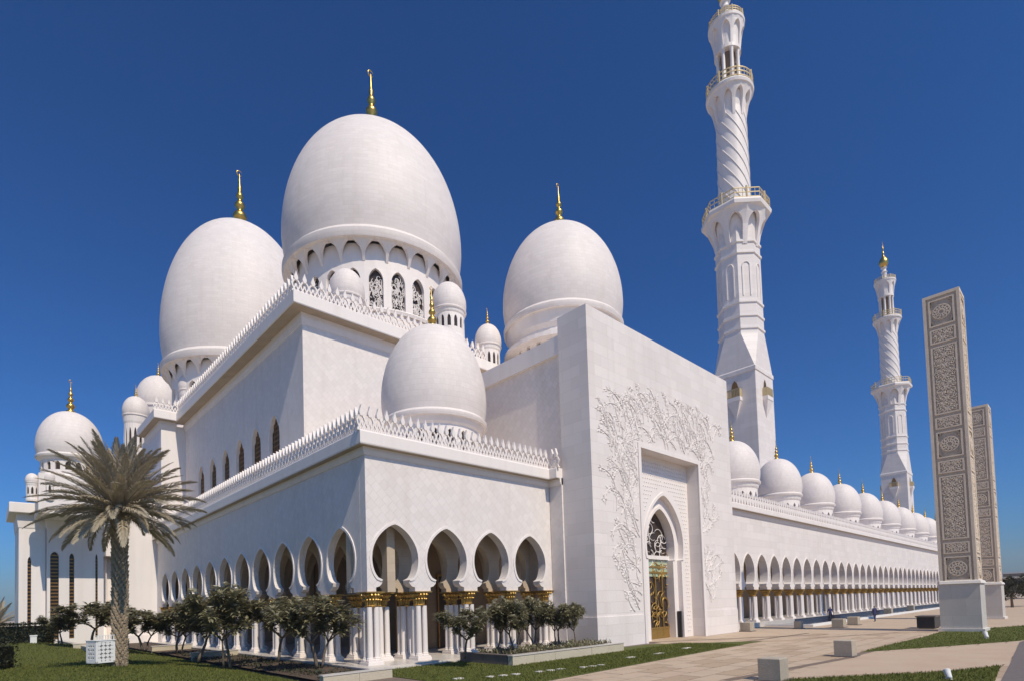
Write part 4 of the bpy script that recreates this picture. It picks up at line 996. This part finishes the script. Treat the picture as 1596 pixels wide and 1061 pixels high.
bushy(1577, 92, 5.2, 4.6, 'dark round tree right of the farther pylon', 1); bushy(1600, 96, 5.0, 4.4, 'dark tree cut by the right edge of the picture', 2); bushy(1545, 150, 4.5, 5, 'dark tree seen low between the two pylons', 3)
c = at(1590, 925, 170); t = thing('shade_canopy', 'pale flat shade canopy far off at the right edge', 'canopy', (c.x, c.y, 0))
MB().box(-9, 12, -6, 6, 6.2, 6.6).build('roof', 'canvas', t)
for x in (-8, -1, 5, 11): MB().box(x-.15, x+.15, -5.5, -5.2, 0, 6.2).build('post', 'black_metal', t)
c = at(1600, 925, 420); t = thing('distant_building', 'low grey building on the horizon at right', 'building', (c.x, c.y, 0)); MB().box(-30, 40, -10, 10, 0, 14).build('wall', 'paving_dark', t); MB().box(-31, 41, -11, 11, 14, 15).build('roof', 'canvas', t)
# ------------------------------------------------------------------ people
def person(px, py, h, rz, label, stride, cloth, trouser):
    c = gr(px, py); t = thing('person', label, 'person', (c.x, c.y, 0)); t.rotation_euler.z = rz; t.scale = (h/1.75,)*3
    J = dict(pel=(0, 0, .95), wst=(0, .01, 1.12), chs=(0, 0, 1.36), nck=(0, .01, 1.50), hd=(0, .03, 1.58), top=(0, .02, 1.73))
    V = []; E_ = []; Rr = []; ix = {}
    def vt(n, p, r): ix[n] = len(V); V.append(p); Rr.append(r)
    for n, r in (('pel', (.155, .115)), ('wst', (.14, .10)), ('chs', (.165, .11)), ('nck', (.06, .06)), ('hd', (.085, .10)), ('top', (.06, .07))): vt(n, J[n], r)
    E_ += [('pel', 'wst'), ('wst', 'chs'), ('chs', 'nck'), ('nck', 'hd'), ('hd', 'top')]
    for s_, nm in ((-1, 'l'), (1, 'r')):
        f_ = stride*s_
        vt('hip'+nm, (.10*s_, 0, .90), (.095, .10)); vt('kn'+nm, (.10*s_, .16*f_+.03, .50), (.065, .07)); vt('an'+nm, (.10*s_, .26*f_-.02, .09), (.045, .05)); vt('to'+nm, (.11*s_, .26*f_+.16, .035), (.04, .03))
        vt('sh'+nm, (.19*s_, 0, 1.41), (.065, .065)); vt('el'+nm, (.25*s_, -.13*f_-.02, 1.13), (.045, .045)); vt('wr'+nm, (.25*s_, -.13*f_+.10, .90), (.032, .032)); vt('fi'+nm, (.24*s_, -.13*f_+.13, .78), (.028, .02))
        vt('th'+nm, (.215*s_, -.13*f_+.15, .84), (.012, .012))
        E_ += [('pel', 'hip'+nm), ('hip'+nm, 'kn'+nm), ('kn'+nm, 'an'+nm), ('an'+nm, 'to'+nm), ('chs', 'sh'+nm), ('sh'+nm, 'el'+nm), ('el'+nm, 'wr'+nm), ('wr'+nm, 'fi'+nm), ('wr'+nm, 'th'+nm)]
    me = bpy.data.meshes.new('body'); me.from_pydata(V, [(ix[a], ix[b]) for a, b in E_], []); o = link('body', me, t)
    sk = o.modifiers.new('skin', 'SKIN'); sk.use_smooth_shade = True
    for i, r in enumerate(Rr): me.skin_vertices[0].data[i].radius = r
    me.skin_vertices[0].data[0].use_root = True
    o.modifiers.new('sub', 'SUBSURF').levels = 1; o.modifiers['sub'].render_levels = 1
    dg = bpy.context.evaluated_depsgraph_get(); nm = bpy.data.meshes.new_from_object(o.evaluated_get(dg)); o.modifiers.clear(); o.data = nm
    nm.materials.clear()
    for q in (cloth, trouser, 'skin', 'black_metal', 'hair'): nm.materials.append(MATS[q])
    for p in nm.polygons:
        z = p.center.z; x = abs(p.center.x)
        p.material_index = 2 if (z > 1.50 or (x > .17 and z < .93 and z > .7)) else (0 if z > .93 else (3 if z < .09 else 1)); p.use_smooth = True
        if z > 1.66 or (z > 1.58 and p.center.y < -.0): p.material_index = 4
    return t
person(1295, 968, 1.72, 2.2, 'person in dark blue clothes walking past the pool end', .9, 'cloth_navy', 'cloth_dark')
person(1364, 968, 1.72, -.6, 'person in dark blue clothes standing before the white pool rim', .35, 'cloth_navy', 'cloth_navy')
# ------------------------------------------------------------------ grass blades near the camera
mb = MB(); g_ = random.Random(3)
def blades(n, fx):
    k = 0
    while k < n:
        x, y, z = fx()
        v = Vector((x, y, z))-CAM; dz = v.dot(fw)
        if dz < 15 or dz > 60 or g_.random() > (24/dz)**2: k += .2; continue
        k += 1; a = g_.uniform(0, 6.28); h = g_.uniform(.04, .11); w_ = g_.uniform(.012, .028); lx, ly = g_.uniform(-.05, .05), g_.uniform(-.05, .05)
        mb.add([(x-w_*math.cos(a), y-w_*math.sin(a), z), (x+w_*math.cos(a), y+w_*math.sin(a), z), (x+lx, y+ly, z+h)], [(0, 1, 2)])
def f1():
    x = g_.uniform(-19, -4.35); y = g_.uniform(-11, 30); return x, y, .01+mound(x, y)*min(1, max(0, (X1-x)/1.6))
def f2():
    x = g_.uniform(-1, 21); y = g_.uniform(-10.7+max(0, x)*.045, -1.4 if x < 4.7 else -5.7)
    return x, y, .012
PG = [[(1340, 1016), (1390, 1003), (1440, 992), (1466, 984), (1596, 974), (1640, 968), (1640, 988), (1590, 998), (1470, 1007)], [(1130, 1075), (1235, 1058), (1475, 1046), (1560, 1037), (1545, 1075)]]
PG = [[gr(*q) for q in P_] for P_ in PG]
def inside(x, y, P_):
    c_ = False; n = len(P_)
    for i in range(n):
        a, b = P_[i], P_[i-1]
        if (a.y > y) != (b.y > y) and x < (b.x-a.x)*(y-a.y)/(b.y-a.y)+a.x: c_ = not c_
    return c_
def f3(k):
    P_ = PG[k]; xs = [q.x for q in P_]; ys = [q.y for q in P_]
    def f():
        while 1:
            x, y = g_.uniform(min(xs), max(xs)), g_.uniform(min(ys), max(ys))
            if inside(x, y, P_): return x, y, .012
    return f
blades(60000, f1); blades(26000, f2); blades(9000, f3(0)); blades(7000, f3(1))
o = mb.build('grass', 'grass_blade', kind='stuff'); tag(o, 'short mown grass blades over the lawns', 'grass')
# ------------------------------------------------------------------ dusty air
hz = bpy.data.materials.new('haze'); hz.use_nodes = True; N = hz.node_tree.nodes; N.clear()
ou = N.new('ShaderNodeOutputMaterial'); vo = N.new('ShaderNodeVolumePrincipled'); vo.inputs['Color'].default_value = (.88, .78, .76, 1); vo.inputs['Density'].default_value = .00028; vo.inputs['Anisotropy'].default_value = 0.0
hz.node_tree.links.new(vo.outputs[0], ou.inputs['Volume']); MATS['haze'] = hz
o = MB().box(-2600, 2600, -2600, 2600, -1.1, 119).build('haze', 'haze', kind='stuff'); tag(o, 'thin dusty desert haze paling the sky near the horizon', 'haze')
